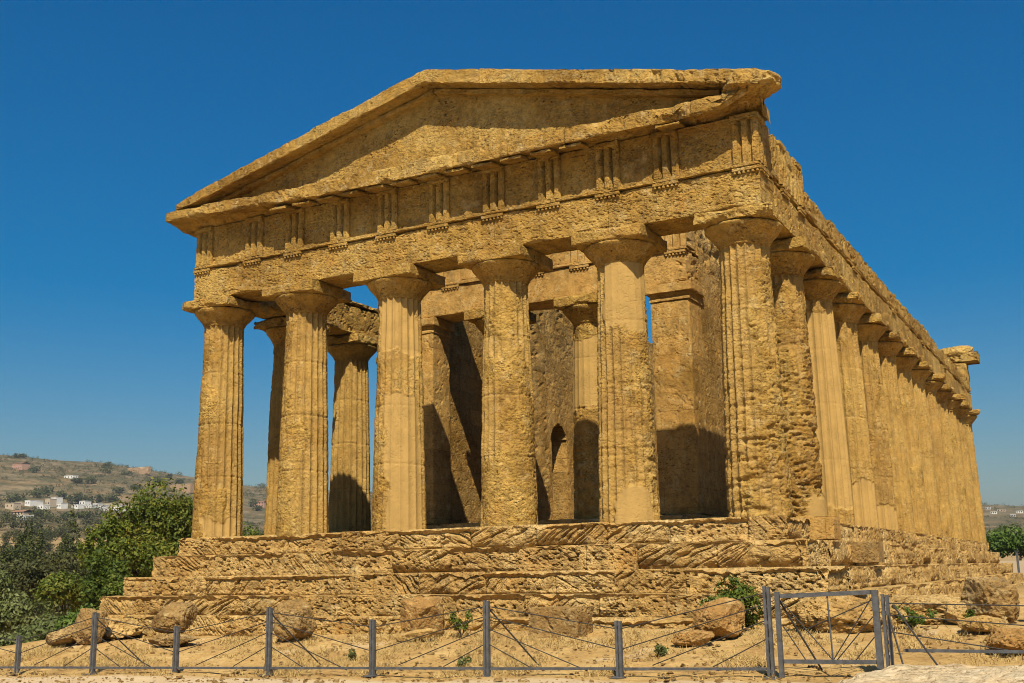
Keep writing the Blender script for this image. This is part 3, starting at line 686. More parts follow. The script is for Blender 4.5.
# mortar repair pier at the flank corner
V, F = wbox((8.3, 1.3, -.5), (8.95, 1.9, .02), (.1, .1, .1), rough(.015, .3, 321), chip=.03, seed=322); link_mesh('repair_block', V, F, M['ashlar'], T)
V, F = wbox((8.75, 3.4, -1.0), (9.45, 4.1, -.52), (.1, .1, .1), rough(.015, .3, 323), chip=.03, seed=324); link_mesh('repair_block', V, F, M['rock'], T)

# ------------------------------------------------------------------ boulders and stones round the temple
def boulder(name, c, rad, seed, mat, label, amp=.25, group=None, tilt=0., cat_='boulder'):
    V, F = lump((0, 0, 0), rad, seed, amp)
    a, s = math.cos(tilt), math.sin(tilt); V = np.stack([V[:, 0] * a - V[:, 2] * s, V[:, 1], V[:, 0] * s + V[:, 2] * a], -1)
    zb = float(terrain(c[0], c[1])); V = V - np.array([0, 0, np.percentile(V[:, 2], 4)]) + np.array([c[0], c[1], zb + (c[2] if len(c) > 2 else 0)])
    o = link_mesh(name, V, F, M[mat], smooth=False); tag(o, label, cat_, group); return o
GB = 'boulders in front of the temple steps'
boulder('boulder', (-8.0, -3.9), (.36, .38, .44), 401, 'rock', 'grey-brown boulder at the left foot of the steps, above a sloping rock', .22, GB)
boulder('boulder', (-8.6, -4.1), (.46, .4, .2), 402, 'rock', 'low sloping rock leaning below the leftmost boulder', .25, GB, tilt=.3)
boulder('boulder', (-5.3, -3.75, .22), (.50, .42, .36), 403, 'rock', 'blocky weathered boulder raised on flat stones behind the second fence post from the left pair', .2, GB)
boulder('flat_stone', (-5.0, -4.15), (.6, .4, .12), 404, 'rock', 'flat stone under the raised blocky boulder', .2, None, cat_='stone')
boulder('boulder', (-1.85, -3.7), (.46, .45, .42), 405, 'rock', 'rounded boulder right beside the tall fence post left of centre', .22, GB, tilt=-.5)
boulder('boulder', (1.42, -3.5), (.46, .42, .46), 406, 'orange', 'upright orange boulder standing over a long pale stone', .2, GB)
boulder('flat_stone', (1.6, -4.05), (.5, .16, .1), 407, 'step', 'long pale stone lying in front of the upright orange boulder', .2, None, tilt=.22, cat_='stone')
V, F = wbox((4.0, -3.75, -2.5), (5.1, -2.9, -1.74), (.04, .05, .04), rough(.05, .3, 408, .08), chip=.12, seed=409)
o = link_mesh('stone_block', V, F, M['rock']); tag(o, 'large squared grey-brown stone block set against the bottom step', 'stone block')
boulder('boulder', (7.95, -4.0), (.46, .42, .36), 410, 'orange', 'bulky orange boulder left of the round green bush', .25, GB)
boulder('flat_stone', (7.75, -4.75), (.37, .25, .13), 411, 'orange', 'small flat orange stone lying in front of the bulky orange boulder', .2, None, cat_='stone')
boulder('boulder', (12.2, -2.0), (.52, .5, .42), 412, 'rock', 'large grey lichened boulder at the right corner of the steps', .22, GB)
boulder('stone', (11.75, -2.3), (.2, .2, .19), 413, 'step', 'small stone between the gate side and the large lichened boulder', .2, None, cat_='stone')
boulder('flat_stone', (12.3, -3.7), (.38, .4, .13), 414, 'step', 'flat slab lying below the large lichened boulder', .18, None, cat_='stone')
boulder('boulder', (12.9, -5.6), (.42, .4, .19), 415, 'orange', 'low orange rock behind the fence at the right edge', .2, GB)
boulder('boulder', (13.3, -1.2), (.5, .5, .42), 416, 'orange', 'orange broken rock right of the large lichened boulder', .3, GB)
boulder('rock_ledge', (9.9, -3.0, -.12), (1.0, .7, .36), 417, 'step', 'eroded bedrock ledge seen through the metal gate', .3, None, cat_='rock')
boulder('rock_ledge', (11.2, -1.4, -.1), (1.1, .9, .30), 418, 'step', 'eroded bedrock ledge behind the right gate post', .3, None, cat_='rock')
boulder('rock_ledge', (-8.6, -2.9), (1.0, .7, .25), 419, 'step', 'low stepped rock under the left corner of the bottom step', .25, None, cat_='rock')
# pale outcrop in the near right corner
V, F = lump((13.6, -9.6, -2.86), (2.6, 1.5, .66), 420, .13); 
o = link_mesh('rock_outcrop', V, F, M['pale']); tag(o, 'pale flat bedrock outcrop in the near right corner in front of the fence', 'rock')
def pebbles():
    parts = []
    for k in range(2600):
        x = rng.uniform(-10, 14); y = rng.uniform(-9.4, -3.2); s = abs(rng.normal(0, .016)) + .008
        V = np.array([[-1, -1, -.6], [1, -1, -.6], [1, 1, -.6], [-1, 1, -.6], [-.6, -.7, .6], [.7, -.6, .5], [.6, .7, .7], [-.7, .5, .5]]) * s * rng.uniform(.6, 1.3, 3)
        V[:, 2] *= .6; V += rng.normal(0, .25 * s, V.shape); a = rng.uniform(0, 6.28); c, s_ = math.cos(a), math.sin(a)
        V = np.stack([V[:, 0] * c - V[:, 1] * s_, V[:, 0] * s_ + V[:, 1] * c, V[:, 2]], -1) + np.array([x, y, float(terrain(x, y)) + .01])
        parts.append((V, np.array([[0, 3, 2, 1], [4, 5, 6, 7], [0, 1, 5, 4], [1, 2, 6, 5], [2, 3, 7, 6], [3, 0, 4, 7]])))
    V, F = cat(parts); o = link_mesh('scattered_stones', V, F, M['rock'], loc=(0, 0, -2.6)); o['kind'] = 'stuff'
    tag(o, 'small stones scattered over the dry ground between fence and steps', 'stones')
pebbles()

# ------------------------------------------------------------------ vegetation
def leaves(clumps, n, size, seed, up=.2, shell=.55):
    """small leaf quads through a set of ellipsoids (cx,cy,cz,rx,ry,rz)"""
    r = np.random.default_rng(seed); cl = np.array(clumps, float)
    vol = (cl[:, 3] * cl[:, 4] * cl[:, 5]) ** .75; pick = r.choice(len(cl), n, p=vol / vol.sum())
    d = r.normal(size=(n, 3)); d /= np.linalg.norm(d, axis=1, keepdims=True)
    rad = (shell + (1 - shell) * r.random(n) ** .5) * (1 + .12 * r.normal(size=n))
    P0 = d * rad[:, None]
    C = cl[pick]; P = C[:, :3] + P0 * C[:, 3:6]
    keep = fbm(P, size * 5, 2, seed) > -.32
    P = P[keep]; d = d[keep]; n = len(P)
    nrm = d + r.normal(size=(n, 3)) * .7 + np.array([0, 0, up]); nrm /= np.linalg.norm(nrm, axis=1, keepdims=True)
    a = np.cross(nrm, r.normal(size=(n, 3))); a /= np.linalg.norm(a, axis=1, keepdims=True); b = np.cross(nrm, a)
    s = size * r.uniform(.55, 1.25, n)[:, None]
    V = np.stack([P + a * s, P + b * s * .5 + nrm * s * .1, P - a * s, P - b * s * .5 + nrm * s * .1], 1).reshape(-1, 3)
    F = np.arange(4 * n).reshape(n, 4)
    ti = np.clip(.45 + .4 * fbm(P, size * 9, 2, seed + 1) + .28 * r.normal(size=n), 0, 1)
    return V, F, np.repeat(ti, 4)
def leaf_part(name, clumps, n, size, seed, mat, parent=None, loc=None, **kw):
    V, F, ti = leaves(clumps, n, size, seed, **kw)
    return link_mesh(name, V, F, M[mat], parent, loc=loc, attrs={'tint': ti})
def tree(name, x, y, clumps, n, size, seed, mat, label, group=None, tr=.14, cat_='tree', limbs=True):
    z = float(terrain(x, y)); t = empty(name, (x, y, z - .1)); tag(t, label, cat_, group)
    c = np.array(clumps, float); top = c[:, :3].mean(0)
    parts = [tube([(x, y, z - .3), (x + .1 * tr, y, z + (top[2] - z) * .4), (top[0], top[1], top[2])], [tr, tr * .75, tr * .35])]
    if limbs:
        for q in c: parts.append(tube([(x, y, z + max(.2, (q[2] - z) * .35)), ((x + q[0]) / 2, (y + q[1]) / 2, (q[2] + z) * .5 + .3 * (q[2] - z) * .5), q[:3]], [tr * .5, tr * .35, tr * .15], 6))
    V, F = cat(parts); link_mesh('trunk', V, F, M['bark'], t, loc=(x, y, z - .1))
    leaf_part('crown', clumps, n, size, seed, mat, t, loc=top)
    return t
def polar(a, d):   # azimuth in degrees east of the temple axis and distance, from the visitors' path
    return CAM[0] + d * math.sin(R(a)), CAM[1] + d * math.cos(R(a))
def U2A(u): return -28.35 + math.degrees(math.atan((u - 512) / 1127.))
def ball(a, d, zc, rx, rz, k, seed, spread=.6):
    """k clumps spread round a centre"""
    r = np.random.default_rng(seed); x, y = polar(a, d); out = []
    for i in range(k):
        o = r.normal(size=3); o /= np.linalg.norm(o); q = spread * r.random() ** .4
        s = r.uniform(.38, .62)
        out.append((x + o[0] * q * rx, y + o[1] * q * rx, zc + o[2] * q * rz, rx * s, rx * s, rz * s))
    return out
a1 = U2A(150); x, y = polar(a1, 48)
cl = ball(U2A(156), 48, 1.3, 1.8, 1.35, 11, 1) + ball(U2A(112), 47, .9, 1.3, 1.0, 8, 2) + ball(U2A(185), 49, 1.0, 1.5, 1.6, 9, 3) + ball(U2A(140), 46.5, -.3, 1.9, 1.3, 11, 4) + ball(U2A(165), 47, -.9, 1.6, 1.1, 8, 9) + ball(U2A(100), 46, .2, 1.0, 1.2, 7, 10)
tree('broadleaf_tree', x, y, cl, 38000, .085, 11, 'leaf_rust', 'large leafy green tree with yellowing leaves behind the left end of the temple steps', tr=.2)
x, y = polar(U2A(240), 52); tree('broadleaf_tree', x, y, ball(U2A(240), 52, .4, 1.9, 1.5, 8, 5), 8000, .085, 12, 'leaf', 'green tree seen between the two leftmost columns', tr=.16)
x, y = polar(U2A(93), 44); tree('shrub', x, y, ball(U2A(95), 44, -1.2, 1.0, 1.2, 7, 6), 6500, .08, 13, 'leaf', 'dark green shrub under the large leafy tree', tr=.08, cat_='shrub')
x, y = polar(U2A(118), 42); tree('shrub', x, y, ball(U2A(118), 42, -1.6, .9, .8, 6, 7), 4500, .07, 14, 'leaf', 'light green shrub between the leafy tree and the steps', tr=.07, cat_='shrub')
x, y = polar(U2A(80), 38); tree('shrub', x, y, ball(U2A(80), 38, -2.35, .7, .5, 5, 8), 1800, .08, 15, 'leaf_pine', 'small bright green shrub beside the leftmost boulder', tr=.05, cat_='shrub')
ol = [(45, 40, -2.9, 1.25, .75), (15, 43, -2.3, 1.3, .9), (28, 37, -3.2, .9, .55), (62, 50, -1.6, 1.5, 1.1), (30, 54, -1.3, 1.6, 1.2), (-6, 50, -1.6, 1.5, 1.2), (5, 62, -1.0, 1.8, 1.3), (55, 64, -.6, 2.0, 1.4), (-5, 38, -3.1, 1.0, .7)]
for i, (u, d, zc, rx, rz) in enumerate(ol):
    x, y = polar(U2A(u), d)
    lab = ['grey-green olive bush nearest the boulders at the left', 'grey-green olive bush behind the leftmost short fence post', 'low grey-green bush in front of the olive bushes at far left',
           'olive green bush left of the dark shrub', 'brownish olive bush below the cypress row', 'olive bush cut by the left edge above the fence', 'dusty olive tree below the dark hedge trees at the left edge', 'dusty olive tree below the lone cypress', 'lowest grey-green bush at the left edge'][i]
    tree('olive_bush', x, y, ball(U2A(u), d, zc, rx, rz, 7, 30 + i), 3600, .085 + .0008 * (d - 40), 40 + i, ('leaf_olive', 'leaf_olive', 'leaf_olive', 'leaf_rust', 'scrub', 'leaf_olive', 'scrub', 'scrub', 'leaf_olive')[i], lab, 'olive bushes on the slope at the left', tr=.07, cat_='bush')
# dark trees in the valley
dk = [(3, 120, 3.4, 3.4, 0), (20, 128, 3.0, 2.8, 0), (52, 118, 2.2, 3.6, 0), (78, 122, 2.0, 3.4, 0), (10, 100, .4, 2.6, 0), (36, 104, -.2, 2.8, 0), (66, 102, -.3, 2.6, 0), (92, 125, .6, 3.0, 0)]
for i, (u, d, zt, rx, _) in enumerate(dk):
    zc = zt - 4.4; x, y = polar(U2A(u), d)
    tree('dark_tree', x, y, ball(U2A(u), d, zc, rx, 3.4, 8, 60 + i), 5200, .2, 70 + i, 'leaf_dark', 'dark evergreen in the valley hedge, ' + ['at the left edge', 'left of the cypresses', 'below the lone cypress', 'right of the lone cypress', 'in the front row at the left edge', 'in the front row under the cypresses', 'in the front row before the leafy tree', 'against the leafy tree'][i], 'dark evergreens in the valley', tr=.2)
for i in range(36):
    u = -6 + (i % 14) * 8.2 + (i % 3) * 1.7 + (i // 14) * 3; d = 185 + (i * 37) % 90 + (i // 14) * 105; x, y = polar(U2A(u), d); z = float(terrain(x, y))
    cl = ball(U2A(u), d, z + 2.6, 3.4, 2.6, 6, 400 + i); o = leaf_part('grove_tree', cl, 1500, .3, 420 + i, 'scrub' if i % 3 else 'leaf_dark', None, loc=(x, y, z))
    tag(o, 'dusty green tree in the grove between the cypresses and the dry field', 'tree', 'grove trees in the valley')
for i, (u, d, zt, rw) in enumerate([(65, 130, 5.9, 1.35), (34, 132, 3.9, 1.1), (24, 126, 4.0, .7), (14, 124, 3.4, .9), (19, 128, 4.2, .5)]):
    x, y = polar(U2A(u), d); z = float(terrain(x, y)); hh = zt - z
    cl = [(x, y, z + hh * q, rw * w_, rw * w_, hh * .13) for q, w_ in ((.12, .7), (.25, .9), (.38, 1), (.5, 1), (.62, .95), (.74, .8), (.84, .6), (.93, .3))]
    tree('cypress_tree', x, y, cl, 6000, .17, 90 + i, 'leaf_dark', ['lone broad dark cypress standing before the dry field', 'stubby dark cypress second from the dry field edge', 'slim dark cypress left of the stubby cypress', 'leaning dark cypress at far left', 'thin dark cypress between two wider ones'][i], 'cypresses in the valley', tr=.15, limbs=False)
# the right side: bright green tree behind the rear corner
x, y = polar(U2A(1012), 82); zt_ = 1.9
tree('broadleaf_tree', x, y, ball(U2A(1003), 82, .15, 2.0, 1.2, 8, 101) + ball(U2A(1030), 84, .1, 2.2, 1.3, 7, 102), 7000, .14, 103, 'leaf_pine', 'bright green round tree beyond the right rear corner of the temple', tr=.16, limbs=False)
# round bush and small plants on the site
def bush(name, x, y, rx, rz, n, size, seed, mat, label, cat_='bush'):
    z = float(terrain(x, y)); r = np.random.default_rng(seed); cl = []
    for k in range(7):
        o = r.normal(size=3) * .4; cl.append((x + o[0] * rx, y + o[1] * rx, z + rz * (.9 + .5 * o[2]), rx * .55, rx * .55, rz * .6))
    t = empty(name, (x, y, z)); tag(t, label, cat_)
    st = [tube([(x, y, z - .05), (x + r.uniform(-.5, .5) * rx, y + r.uniform(-.5, .5) * rx, z + rz)], [.02, .008], 6) for k in range(7)]
    V, F = cat(st); link_mesh('stems', V, F, M['bark'], t, loc=(x, y, z))
    leaf_part('foliage', cl, n, size, seed, mat, t, loc=(x, y, z)); return t
bush('round_bush', 8.12, -3.2, .5, .48, 8000, .045, 111, 'leaf', 'round dark green bush in front of the steps left of the gate')
def sprig(name, x, y, h, n, seed, mat, label, spread=.25):
    z = float(terrain(x, y)); r = np.random.default_rng(seed); t = empty(name, (x, y, z)); tag(t, label, 'plant')
    st = []; cl = []
    for k in range(n):
        a = r.uniform(0, 6.28); q = (x + math.cos(a) * spread * r.uniform(.3, 1), y + math.sin(a) * spread * r.uniform(.3, 1), z + h * r.uniform(.5, 1))
        st.append(tube([(x, y, z - .02), q], [.008, .004], 6)); cl.append((*q, .07, .07, .09)); cl.append(((x + q[0]) / 2, (y + q[1]) / 2, (z + q[2]) / 2, .06, .06, .08))
    V, F = cat(st); link_mesh('stems', V, F, M['bark'], t, loc=(x, y, z)); leaf_part('foliage', cl, n * 70, .035, seed, mat, t, loc=(x, y, z))
sprig('green_plant', 2.3, -3.4, .5, 9, 121, 'leaf', 'leafy green plant growing at the step foot right of the upright orange boulder', .28)
sprig('green_plant', 11.1, -3.1, .28, 12, 122, 'leaf_pine', 'spreading bright green plant right of the gate', .4)
sprig('weed', 7.5, -5.7, .13, 4, 123, 'leaf_olive', 'small weed on bare ground behind the last short fence post', .1)
sprig('weed', 1.5, -6.0, .13, 3, 124, 'leaf_olive', 'small weed by the short post left of centre', .1)
sprig('weed', 4.2, -6.6, .10, 3, 125, 'leaf_olive', 'small weed near the base rail left of the centre post', .14)
sprig('weed', 12.0, -3.0, .18, 4, 126, 'leaf', 'small upright weed below the lichened boulder', .06)
sprig('weed', 8.5, 0.75, .2, 5, 127, 'leaf_pine', 'green weed growing on the top step corner', .15)
def dry_grass():
    r = np.random.default_rng(130); n = 30000; x = r.uniform(-9.5, 14, n); y = r.uniform(-7.8, -3.1, n)
    P = np.stack([x, y, 0 * x], -1); k = fbm(P, .9, 3, 131) > .0; x, y = x[k], y[k]; n = len(x); z = terrain(x, y)
    a = r.uniform(0, 6.28, n); h = r.uniform(.03, .11, n); l = r.normal(0, .07, (n, 2)); w_ = .008
    b0 = np.stack([x - w_ * np.cos(a), y - w_ * np.sin(a), z - .01], -1); b1 = np.stack([x + w_ * np.cos(a), y + w_ * np.sin(a), z - .01], -1)
    t0 = np.stack([x + l[:, 0] - .002, y + l[:, 1], z + h], -1); t1 = np.stack([x + l[:, 0] + .002, y + l[:, 1], z + h], -1)
    V = np.stack([b0, b1, t1, t0], 1).reshape(-1, 3); o = link_mesh('dry_grass', V, np.arange(4 * n).reshape(n, 4), M['straw'], loc=(0, 0, -2.6)); o['kind'] = 'stuff'
    tag(o, 'thin dry grass stubble on the bare ground', 'grass')
M['straw'] = plain('straw', (.42, .29, .11), .9, .3, 4)
dry_grass()

# ------------------------------------------------------------------ the far hillside
def scrub_field():
    r = np.random.default_rng(140)
    n = 15000; a = np.radians(r.uniform(-58, 6, n)); d = np.sqrt(r.uniform(300 ** 2, 1450 ** 2, n))
    x = CAM[0] + d * np.sin(a); y = CAM[1] + d * np.cos(a); z = terrain(x, y)
    P = np.stack([x, y, 0 * x], -1); k = (fbm(P, 90, 3, 141) + .5 * vn(P, 25, 142) > -.12) & ((d < 330) | (d > 590)); x, y, z = x[k], y[k], z[k]
    s = np.exp(r.normal(.35, .5, len(x)))
    cl = np.stack([x, y, z + .35 * s, s, s, .75 * s], -1)
    V, F, ti = leaves(cl, 26 * len(x), .55, 143, up=.5, shell=.4)
    o = link_mesh('hillside_scrub', V, F, M['scrub'], loc=(0, 0, 0), attrs={'tint': ti})
    o['kind'] = 'stuff'; tag(o, 'dark scrub dotted over the dry hillside', 'scrub')
scrub_field()
def house(u, d, wd, dp, h, mat, label, floors=1, roof=True, dz=0., name='house', cat_='house', wins=3):
    wd, dp, h = wd * .78, dp * .78, h * .74
    x, y = polar(U2A(u), d); z = float(terrain(x, y)) - .6 + dz; t = empty(name, (x, y, z)); tag(t, label, cat_, 'houses on the far hillside')
    V, F = wbox((x - wd / 2, y - dp / 2, z - 2), (x + wd / 2, y + dp / 2, z + h), (50, 50, 50)); link_mesh('wall', V, F, M[mat], t, loc=(x, y, z))
    if roof:
        rv = np.array([[-wd / 2 - .4, -dp / 2 - .4, 0], [wd / 2 + .4, -dp / 2 - .4, 0], [wd / 2 + .4, dp / 2 + .4, 0], [-wd / 2 - .4, dp / 2 + .4, 0], [-wd / 2 - .4, 0, 1.3], [wd / 2 + .4, 0, 1.3]]) + np.array([x, y, z + h + .01])
        link_mesh('roof', rv, np.array([[0, 1, 5, 4], [2, 3, 4, 5], [3, 2, 1, 0], [0, 4, 3, 3], [1, 2, 5, 5]])[:3], M['roof'], t, loc=(x, y, z + h))
    else:
        V, F = wbox((x - wd / 2 - .15, y - dp / 2 - .15, z + h + .01), (x + wd / 2 + .15, y + dp / 2 + .15, z + h + .3), (50, 50, 50)); link_mesh('roof', V, F, M[mat], t, loc=(x, y, z + h))
    for f in range(floors):
        for k in range(wins):
            wx = x - wd / 2 + (k + .5) * wd / wins; wz = z + h * (f + .35) / floors
            V, F = wbox((wx - .5, y - dp / 2 - .05, wz), (wx + .5, y - dp / 2 + .1, wz + 1.3), (5, 5, 5)); link_mesh('window', V, F, M['dark'], t)
    return t
house(9, 1250, 20, 12, 9, 'pink', 'long pink house near the hilltop at the left edge', 2, wins=5)
house(14, 700, 14, 9, 6, 'cream', 'cream two storey farmhouse below the white buildings', 2, wins=4)
house(17, 640, 8, 7, 3.5, 'white', 'white flat roofed shed below the cream farmhouse', 1, False, wins=1)
house(61, 1150, 16, 8, 4, 'white', 'white low house alone in the middle of the hillside', 1, False)
house(255, 1100, 18, 10, 7, 'pink', 'pink house on the ridge seen between the two leftmost columns', 2, wins=4)
r_ = np.random.default_rng(150)
wl = [(4, 'cream', 12, 5), (13, 'cream', 9, 4), (22, 'white', 8, 5), (29, 'white', 6, 6), (35, 'white', 9, 5), (42, 'cream', 7, 8), (48, 'white', 8, 7), (54, 'white', 6, 5), (70, 'white', 9, 4), (77, 'white', 8, 4.5), (84, 'white', 8, 4), (91, 'white', 7, 4), (96, 'white', 5, 5), (103, 'cream', 13, 8), (112, 'white', 9, 8), (119, 'cream', 8, 6), (126, 'cream', 9, 8)]
for i, (u, m_, wd, h) in enumerate(wl):
    house(u, 925 + r_.uniform(-25, 25), wd, 8, h, m_, ('white' if m_ == 'white' else 'cream') + ' building in the hillside row, ' + ['first from the left edge', 'second from the left edge', 'third from the left edge', 'narrow one left of the tall cream block', 'just left of the tall cream block', 'tall cream block of the left half', 'just right of the tall cream block', 'last before the dark tree clump', 'first under the dark tree clump', 'second under the dark tree clump', 'third under the dark tree clump', 'fourth under the dark tree clump', 'narrowest right of the dark tree clump', 'wide brown-cream one before the right end', 'tall white one before the right end', 'smaller cream one next to the right end', 'at the right end behind the leafy tree'][i], 1, False, dz=r_.uniform(-1, 1.5), wins=2)
for i, (u, d, wd) in enumerate([(995, 1200, 14), (1003, 1260, 20), (1014, 1180, 12), (1021, 1230, 16), (990, 1300, 12)]):
    house(u, d, wd * .5, 6, 3.2, 'white' if i != 1 else 'cream', 'distant house on the right hand hill, ' + ['left of the pale one', 'the widest pale one', 'right of the pale one', 'nearest the right edge', 'highest beside the temple corner'][i], 1, False)
x, y = polar(U2A(130), 1330); z = float(terrain(x, y))
V, F = wbox((x - 17, y - 2, z - 3), (x + 17, y + 2, z + 7), (1.2, 2, 1.), rough(.6, 4, 151), chip=2.5, chs=8, seed=152); o = link_mesh('ruined_wall', V, F, M['ruin']); tag(o, 'long ruined brown wall on the hill crest', 'ruin')
x, y = polar(U2A(177), 1150); z = float(terrain(x, y))
V, F = wbox((x - 14, y - 6, z - 3), (x + 14, y + 6, z + 6), (14, 12, 9)); o = link_mesh('retaining_wall', V, F, M['ruin']); tag(o, 'brown retaining wall on the hill just above the leafy tree', 'wall')
hill = [(4, 1380, 9, 6), (9, 1385, 8, 5), (23, 1200, 9, 7), (25, 1000, 11, 8), (8, 950, 10, 8), (2, 945, 9, 7), (15, 945, 7, 5), (63, 960, 8, 9), (70, 965, 7, 10), (77, 965, 9, 8), (84, 960, 7, 9), (93, 962, 8, 8), (101, 965, 9, 9), (108, 960, 7, 10), (37, 1010, 10, 7), (33, 1060, 12, 7), (53, 1000, 9, 7), (80, 1120, 12, 7), (98, 1240, 12, 8), (97, 1330, 10, 6), (108, 1060, 10, 5), (118, 1250, 10, 5), (150, 1200, 11, 5), (160, 1330, 8, 5), (172, 1250, 10, 6), (190, 1280, 8, 5), (68, 1120, 10, 5), (128, 1100, 10, 5), (143, 1000, 9, 6), (20, 700, 8, 6), (32, 690, 9, 5), (5, 800, 9, 5), (60, 780, 10, 5), (75, 700, 10, 5), (247, 1090, 9, 8), (251, 1060, 7, 5)]
for i, (u, d, wd, h) in enumerate(hill):
    x, y = polar(U2A(u), d); z = float(terrain(x, y))
    r = np.random.default_rng(160 + i); cl = [(x + r.normal(0, .17) * wd, y + r.normal(0, .17) * wd, z + h * r.uniform(.3, .7), wd * .4, wd * .4, h * .4) for k in range(5)]
    o = leaf_part('hillside_tree', cl, 420, .95, 200 + i, 'leaf_dark', None, loc=(x, y, z), up=.4)
    tag(o, 'dark tree far off on the dry hillside', 'tree', 'trees on the far hillside')
for i in range(46):   # olive rows across the lower slope
    u = -4 + (i % 23) * 6.2 + r_.uniform(-1.5, 1.5); d = (540, 600)[i // 23] + r_.uniform(-14, 14); x, y = polar(U2A(u), d); z = float(terrain(x, y))
    cl = [(x + r_.normal(0, 1.3), y + r_.normal(0, 1.3), z + 2.2 + r_.normal(0, .4), 1.9, 1.9, 1.5) for k in range(3)]
    o = leaf_part('olive_tree', cl, 220, .5, 300 + i, 'scrub', None, loc=(x, y, z), up=.4); tag(o, 'small olive tree in the grove rows above the dry field', 'tree', 'olive grove rows on the lower hillside')

# ------------------------------------------------------------------ fence and gate
FYL = -7.4
def gz_(x): return float(terrain(x, FYL)) - .02
def post_mesh(x, y, h, wd=.11):
    z = gz_(x); parts = []
    for s in (-1, 1): parts.append(bar((x + s * .029, y, z - .1), (x + s * .029, y, z + h - .01 * (s > 0)), .038, .075, (0, 1, 0)))
    k = 0
    for q in np.linspace(.1, h - .06, 6): parts.append(bar((x - .04, y, z + q), (x + .04, y, z + q), .035, .05))
    parts.append(bar((x - .1, y - .08, z + .01), (x + .1, y - .08, z + .01), .2, .015)); return cat(parts)
def make_fence(name, label, posts, rails, cables, stays):
    x0 = posts[0][0] if posts else rails[0][0][0]
    t = empty(name, (x0, FYL, gz_(x0))); tag(t, label, 'fence')
    for x, h in posts:
        V, F = post_mesh(x, FYL, h); link_mesh('post', V, F, M['steel'], t, loc=(x, FYL, gz_(x)))
    for p, q in rails:
        V, F = bar(p, q, .04, .04); link_mesh('base_rail', V, F, M['steel'], t)
    for p, q in cables:
        V, F = tube([p, q], .0085, 6); link_mesh('cable', V, F, M['cable'], t)
    for p, q in stays:
        V, F = tube([p, q], .013, 6); link_mesh('stay', V, F, M['cable'], t)
    return t
tall = [(-8.35, 1.05), (-3.88, 1.2), (.63, 1.2), (5.18, 1.2), (9.83, 1.28)]
short = [(-6.11, .78), (-1.64, .9), (2.92, .94), (7.5, .84)]
cab = []; st = []; rl = []
allx = sorted([t_[0] for t_ in tall] + [s_[0] for s_ in short]); hts = dict(tall + short)
for a, b_ in zip(allx[:-1], allx[1:]): rl.append(((a + .06, FYL, gz_(a) + .13), (b_ - .06, FYL, gz_(b_) + .13)))
for tx_, th_ in tall:
    for sx_, sh_ in short:
        if abs(tx_ - sx_) > 2.6: continue
        zt = gz_(tx_); zs = gz_(sx_); e = .05 * (1 if sx_ > tx_ else -1)
        P_ = lambda f, zz: (tx_ + e + (sx_ - tx_ - 2 * e) * f, FYL, zz)
        cab.append((P_(0, zt + th_ - .10), P_(1, zs + sh_ - .12)))
        cab.append((P_(0, zt + th_ - .26), P_(1, zs + .42)))
        cab.append((P_(0, zt + th_ * .62), P_(.78, zt + .14)))
        cab.append((P_(0, zt + th_ * .42), P_(.36, zt + .14)))
    if tx_ < 9: st.append(((tx_ + .04, FYL + .04, gz_(tx_) + th_ - .15), (tx_ + .45, FYL + .95, float(terrain(tx_ + .45, FYL + .95)) - .02)))
make_fence('cable_fence', 'grey steel post fence with fanned cables running along the front of the temple steps', tall + short, rl, cab, st)
# gate
g0, g1 = 9.98, 11.34; gzb = gz_(10.6)
t = empty('metal_gate', (g0, FYL, gzb)); tag(t, 'grey metal swing gate with crossed cables standing closed in the fence', 'gate')
zb0, zb1 = gzb + .22, gzb + 1.12
V, F = cat([bar((g0, FYL, gzb - .0), (g0, FYL, zb1 + .06), .065, .06, (0, 1, 0)), bar((g1, FYL, zb0 - .06), (g1, FYL, zb1 + .08), .085, .06, (0, 1, 0)), bar((g0 + .046, FYL, zb1), (g1 - .051, FYL, zb1 + .05), .05, .06), bar((g0 + .046, FYL, zb0), (g1 - .051, FYL, zb0 + .02), .05, .055)])
link_mesh('gate_frame', V, F, M['steel'], t)
mid = (g0 + g1) / 2 + .05
for p, q in (((g0 + .05, zb1 - .06), (mid, zb0 + .03)), ((g1 - .05, zb1 - .03), (mid, zb0 + .03)), ((g1 - .05, zb1 - .06), (g0 + .4, zb1 - .45)), ((g1 - .05, zb1 - .28), (mid + .05, zb0 + .03)), ((g1 - .05, zb1 - .55), (g1 - .33, zb0 + .03)), ((g0 + .05, zb1 - .4), (g0 + .35, zb0 + .03))):
    V, F = tube([(p[0], FYL, p[1]), (q[0], FYL, q[1])], .0085, 6); link_mesh('cable', V, F, M['cable'], t)
V, F = tube([(mid - .02, FYL, zb1), (mid, FYL, zb0)], .012, 6); link_mesh('bar', V, F, M['steel'], t)
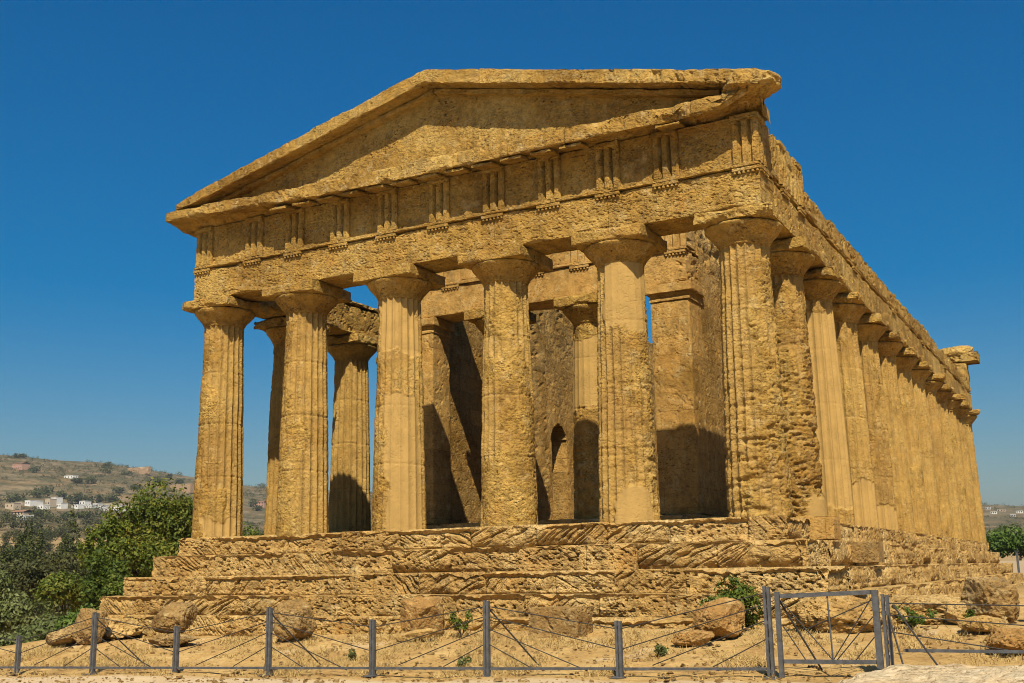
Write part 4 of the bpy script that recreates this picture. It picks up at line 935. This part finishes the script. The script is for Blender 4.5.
V, F = tube([(g0 + .02, FYL + .05, gzb + 1.05), (g0 + .45, FYL + .5, float(terrain(g0 + .45, FYL + .5)))], .014, 6); link_mesh('stay', V, F, M['cable'], t)
# right-hand fence
px0 = 11.47; zr = gz_(px0)
make_fence('cable_fence', 'grey steel fence continuing right of the gate with three straight rails', [(px0, 1.12), (14.6, 1.1)],
           [((px0 + .2, FYL, zr + .38), (14.55, FYL, zr + .40))],
           [((px0 + .05, FYL, zr + 1.0), (14.55, FYL, zr + .94)), ((px0 + .05, FYL, zr + .84), (14.55, FYL, zr + .62)), ((px0 + .05, FYL, zr + .62), (13.0, FYL, zr + .40))],
           [((px0 + .1, FYL - .02, zr + .98), (px0 + .85, FYL - .6, zr + .0)), ((px0 + .02, FYL, zr + .9), (px0 + .3, FYL - .5, zr))])
# pale wall with a post behind the rear right corner
V, F = wbox((7.9, 46.5, -2.6), (16, 46.9, -.95), (50, 50, 50)); o = link_mesh('low_wall', V, F, M['cream']); tag(o, 'low pale wall beyond the right rear corner of the temple', 'wall')
V, F = cat([bar((9.2, 45, -2.4), (9.2, 45, -.45), .12, .12, (0, 1, 0)), bar((9.1, 45, -.43), (9.3, 45, -.43), .2, .04)]); o = link_mesh('steel_post', V, F, M['steel']); tag(o, 'dark steel post in front of the low pale wall at the right', 'post')

# ------------------------------------------------------------------ the air
hm = bpy.data.materials.new('haze'); hm.use_nodes = True; ht = hm.node_tree; ht.nodes.clear()
pv = ht.nodes.new('ShaderNodeVolumePrincipled'); pv.inputs['Color'].default_value = (.80, .88, 1.0, 1); pv.inputs['Density'].default_value = .00009
ho = ht.nodes.new('ShaderNodeOutputMaterial'); ht.links.new(pv.outputs[0], ho.inputs['Volume'])
zl = float(gv[:, 2].min()) - 1; zh = float(gv[:, 2].max()) + 15
V, F = wbox((CAM[0] - 2650, CAM[1] - 2650, zl), (CAM[0] + 2650, CAM[1] + 2650, zh), (6000, 6000, 6000))
hz_o = link_mesh('haze', V, F, hm); hz_o['kind'] = 'stuff'; tag(hz_o, 'thin pale summer haze in the air over the valley', 'haze')
sc.cycles.volume_bounces = 0
